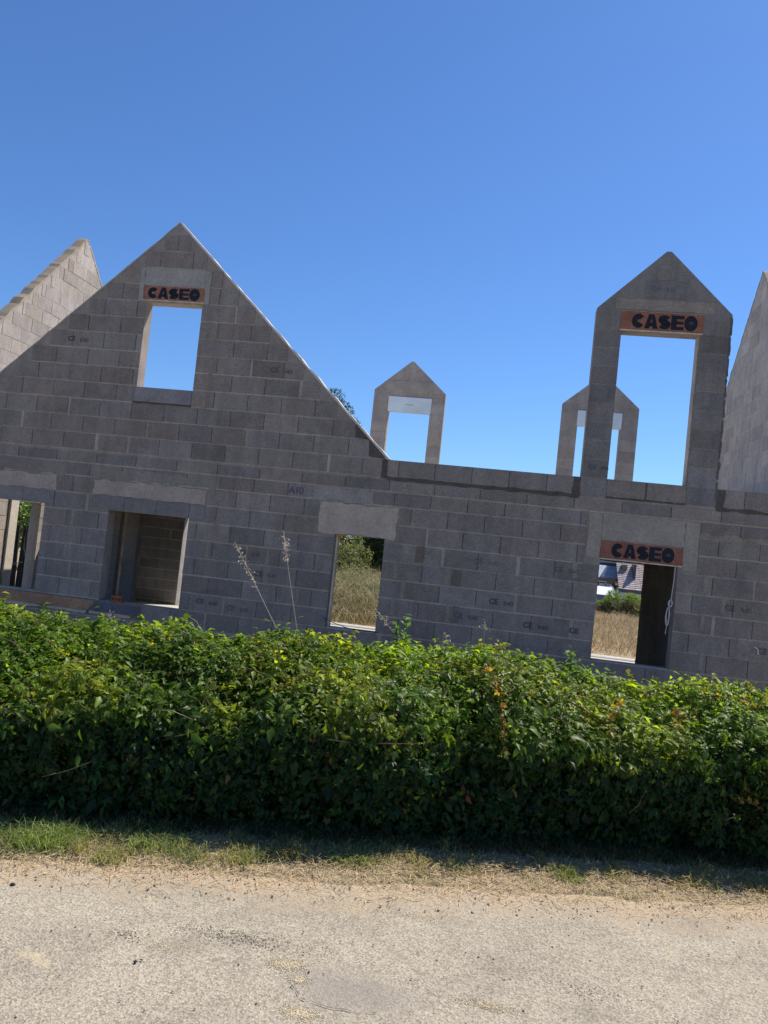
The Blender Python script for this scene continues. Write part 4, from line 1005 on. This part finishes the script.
d = MB(); d.box((1.9, 39.0, -.8), (7.2, 44, -.62), (.6, .62, .64)); d.build('parapet', M['render_wall'], t)
for k, xx in enumerate((5.9, 3.4)):
    d = MB(); d.box((xx, 37.93, -2.42), (xx + .62, 37.985, -1.98), (.03, .04, .05)); w_ = d.build('window', M['glass'], t, base=(xx, 37.93, -2.4))
    d = MB(); d.box((xx - .06, 37.9, -2.48), (xx, 37.99, -1.92), (.75, .75, .75)); d.box((xx + .62, 37.9, -2.48), (xx + .68, 37.99, -1.92), (.75, .75, .75)); d.box((xx, 37.9, -1.98), (xx + .62, 37.99, -1.92), (.75, .75, .75)); d.build('frame', M['plastic'], w_)
d = MB(); d.box((6.98, 37.88, -2.9), (7.09, 37.97, -2.0), (.05, .045, .05)); d.build('downpipe', M['plastic'], t)
# white van, seen only by its roof above the bush
gz = float(terrain(np.array(4.4), np.array(30.)))
t = thing('white_car', 'white car whose sloping roof shows above the bush beyond the doorway window', 'car', (5.1, 30, gz))
K = (-2.05 - gz) / 1.76
def vm(u, dd, z): return (5.0 + dd, 30. + u, gz + z * K)
prof_ = [(-2.2, .35), (2.1, .35), (2.12, 1.0), (1.9, 1.55), (1.1, 1.76), (.2, 1.74), (-.95, 1.36), (-1.35, 1.0), (-2.1, .82), (-2.25, .6)]
d = MB(); d.prism(prof_[::-1], -.88, .88, vm, (.85, .85, .85)); o = d.build('body', M['car_paint'], t)
bv = o.modifiers.new('bevel', 'BEVEL'); bv.width = .07; bv.segments = 3
d = MB(); d.mesh([vm(-.97, -.72, 1.32), vm(-.97, .72, 1.32), vm(-1.36, .78, 1.02), vm(-1.36, -.78, 1.02), vm(-.99, -.72, 1.35), vm(-.99, .72, 1.35), vm(-1.39, .78, 1.03), vm(-1.39, -.78, 1.03)], [(4, 5, 6, 7), (0, 1, 5, 4), (1, 2, 6, 5), (2, 3, 7, 6), (3, 0, 4, 7)], (.03, .035, .04)); d.build('windscreen', M['glass'], t)
for sx in (-1, 1):
    d = MB(); d.prism([(-.8, 1.1), (1.5, 1.1), (1.3, 1.5), (-.2, 1.55)], sx * .885, sx * .905, vm, (.03, .035, .04)); d.build('side_window', M['glass'], t)
    d = MB(); d.prism([(-2.28, .68), (-2.2, .68), (-2.2, .8), (-2.24, .8)], sx * .5, sx * .8, vm, (.8, .8, .78)); d.build('headlight', M['glass'], t)
    for wy in (-1.4, 1.35):
        d = MB(); d.prism(arc(wy, .34, .34, .34, 0, 345, 24), sx * .74, sx * .92, vm, (.03, .03, .03)); w_ = d.build('wheel', M['plastic'], t)
        d = MB(); d.prism(arc(wy, .34, .2, .2, 0, 345, 18), sx * .922, sx * .93, vm, (.5, .5, .52)); d.build('rim', M['car_paint'], w_)

# ------------------------------------------------------------------ camera, light, sky
yaw, pitch, roll, D, zc = -1.53230447e-01, 3.65157335e-02, 1.05043637e-01, 10.4200270, -.858088272
f = Vector((math.sin(yaw) * math.cos(pitch), math.cos(yaw) * math.cos(pitch), math.sin(pitch)))
r = Vector((math.cos(yaw), -math.sin(yaw), 0)); dn = f.cross(r)
r2 = math.cos(roll) * r - math.sin(roll) * dn; d2 = math.sin(roll) * r + math.cos(roll) * dn
cam = bpy.data.cameras.new('camera'); co = bpy.data.objects.new('camera', cam); COL.objects.link(co)
mat = Matrix((r2, -d2, -f)).transposed().to_4x4(); mat.translation = Vector((0, -D, zc + ZA)); co.matrix_world = mat
cam.sensor_fit = 'VERTICAL'; cam.sensor_height = 36; cam.sensor_width = 27; cam.lens = 769 / 1024 * 36; cam.clip_end = 3000
scene.camera = co
S = Vector((1.0, 1.0, 2.0)).normalized()
sun = bpy.data.lights.new('sun', 'SUN'); sun.energy = 4.8; sun.angle = R(.53); sun.color = (1, .93, .82)
so = bpy.data.objects.new('sun', sun); COL.objects.link(so); so.rotation_euler = S.to_track_quat('Z', 'Y').to_euler(); so.location = (20, 10, 30)
w = bpy.data.worlds.new('World'); scene.world = w; w.use_nodes = True; nt = w.node_tree
sky = nt.nodes.new('ShaderNodeTexSky'); sky.sky_type = 'NISHITA'; sky.sun_disc = False
sky.sun_elevation = math.asin(S.z); sky.sun_rotation = math.atan2(S.x, S.y)
sky.altitude = 0; sky.air_density = 1.; sky.dust_density = .3; sky.ozone_density = 3.
nt.links.new(mix(nt, 'MULTIPLY', 1., sky.outputs[0], (.62, .90, 1.27)), nt.nodes['Background'].inputs[0]); nt.nodes['Background'].inputs[1].default_value = .092
scene.view_settings.view_transform = 'Standard'; scene.view_settings.look = 'None'
scene.view_settings.exposure = .34; scene.view_settings.gamma = 1
scene.render.engine = 'CYCLES'; scene.render.resolution_x = 768; scene.render.resolution_y = 1024
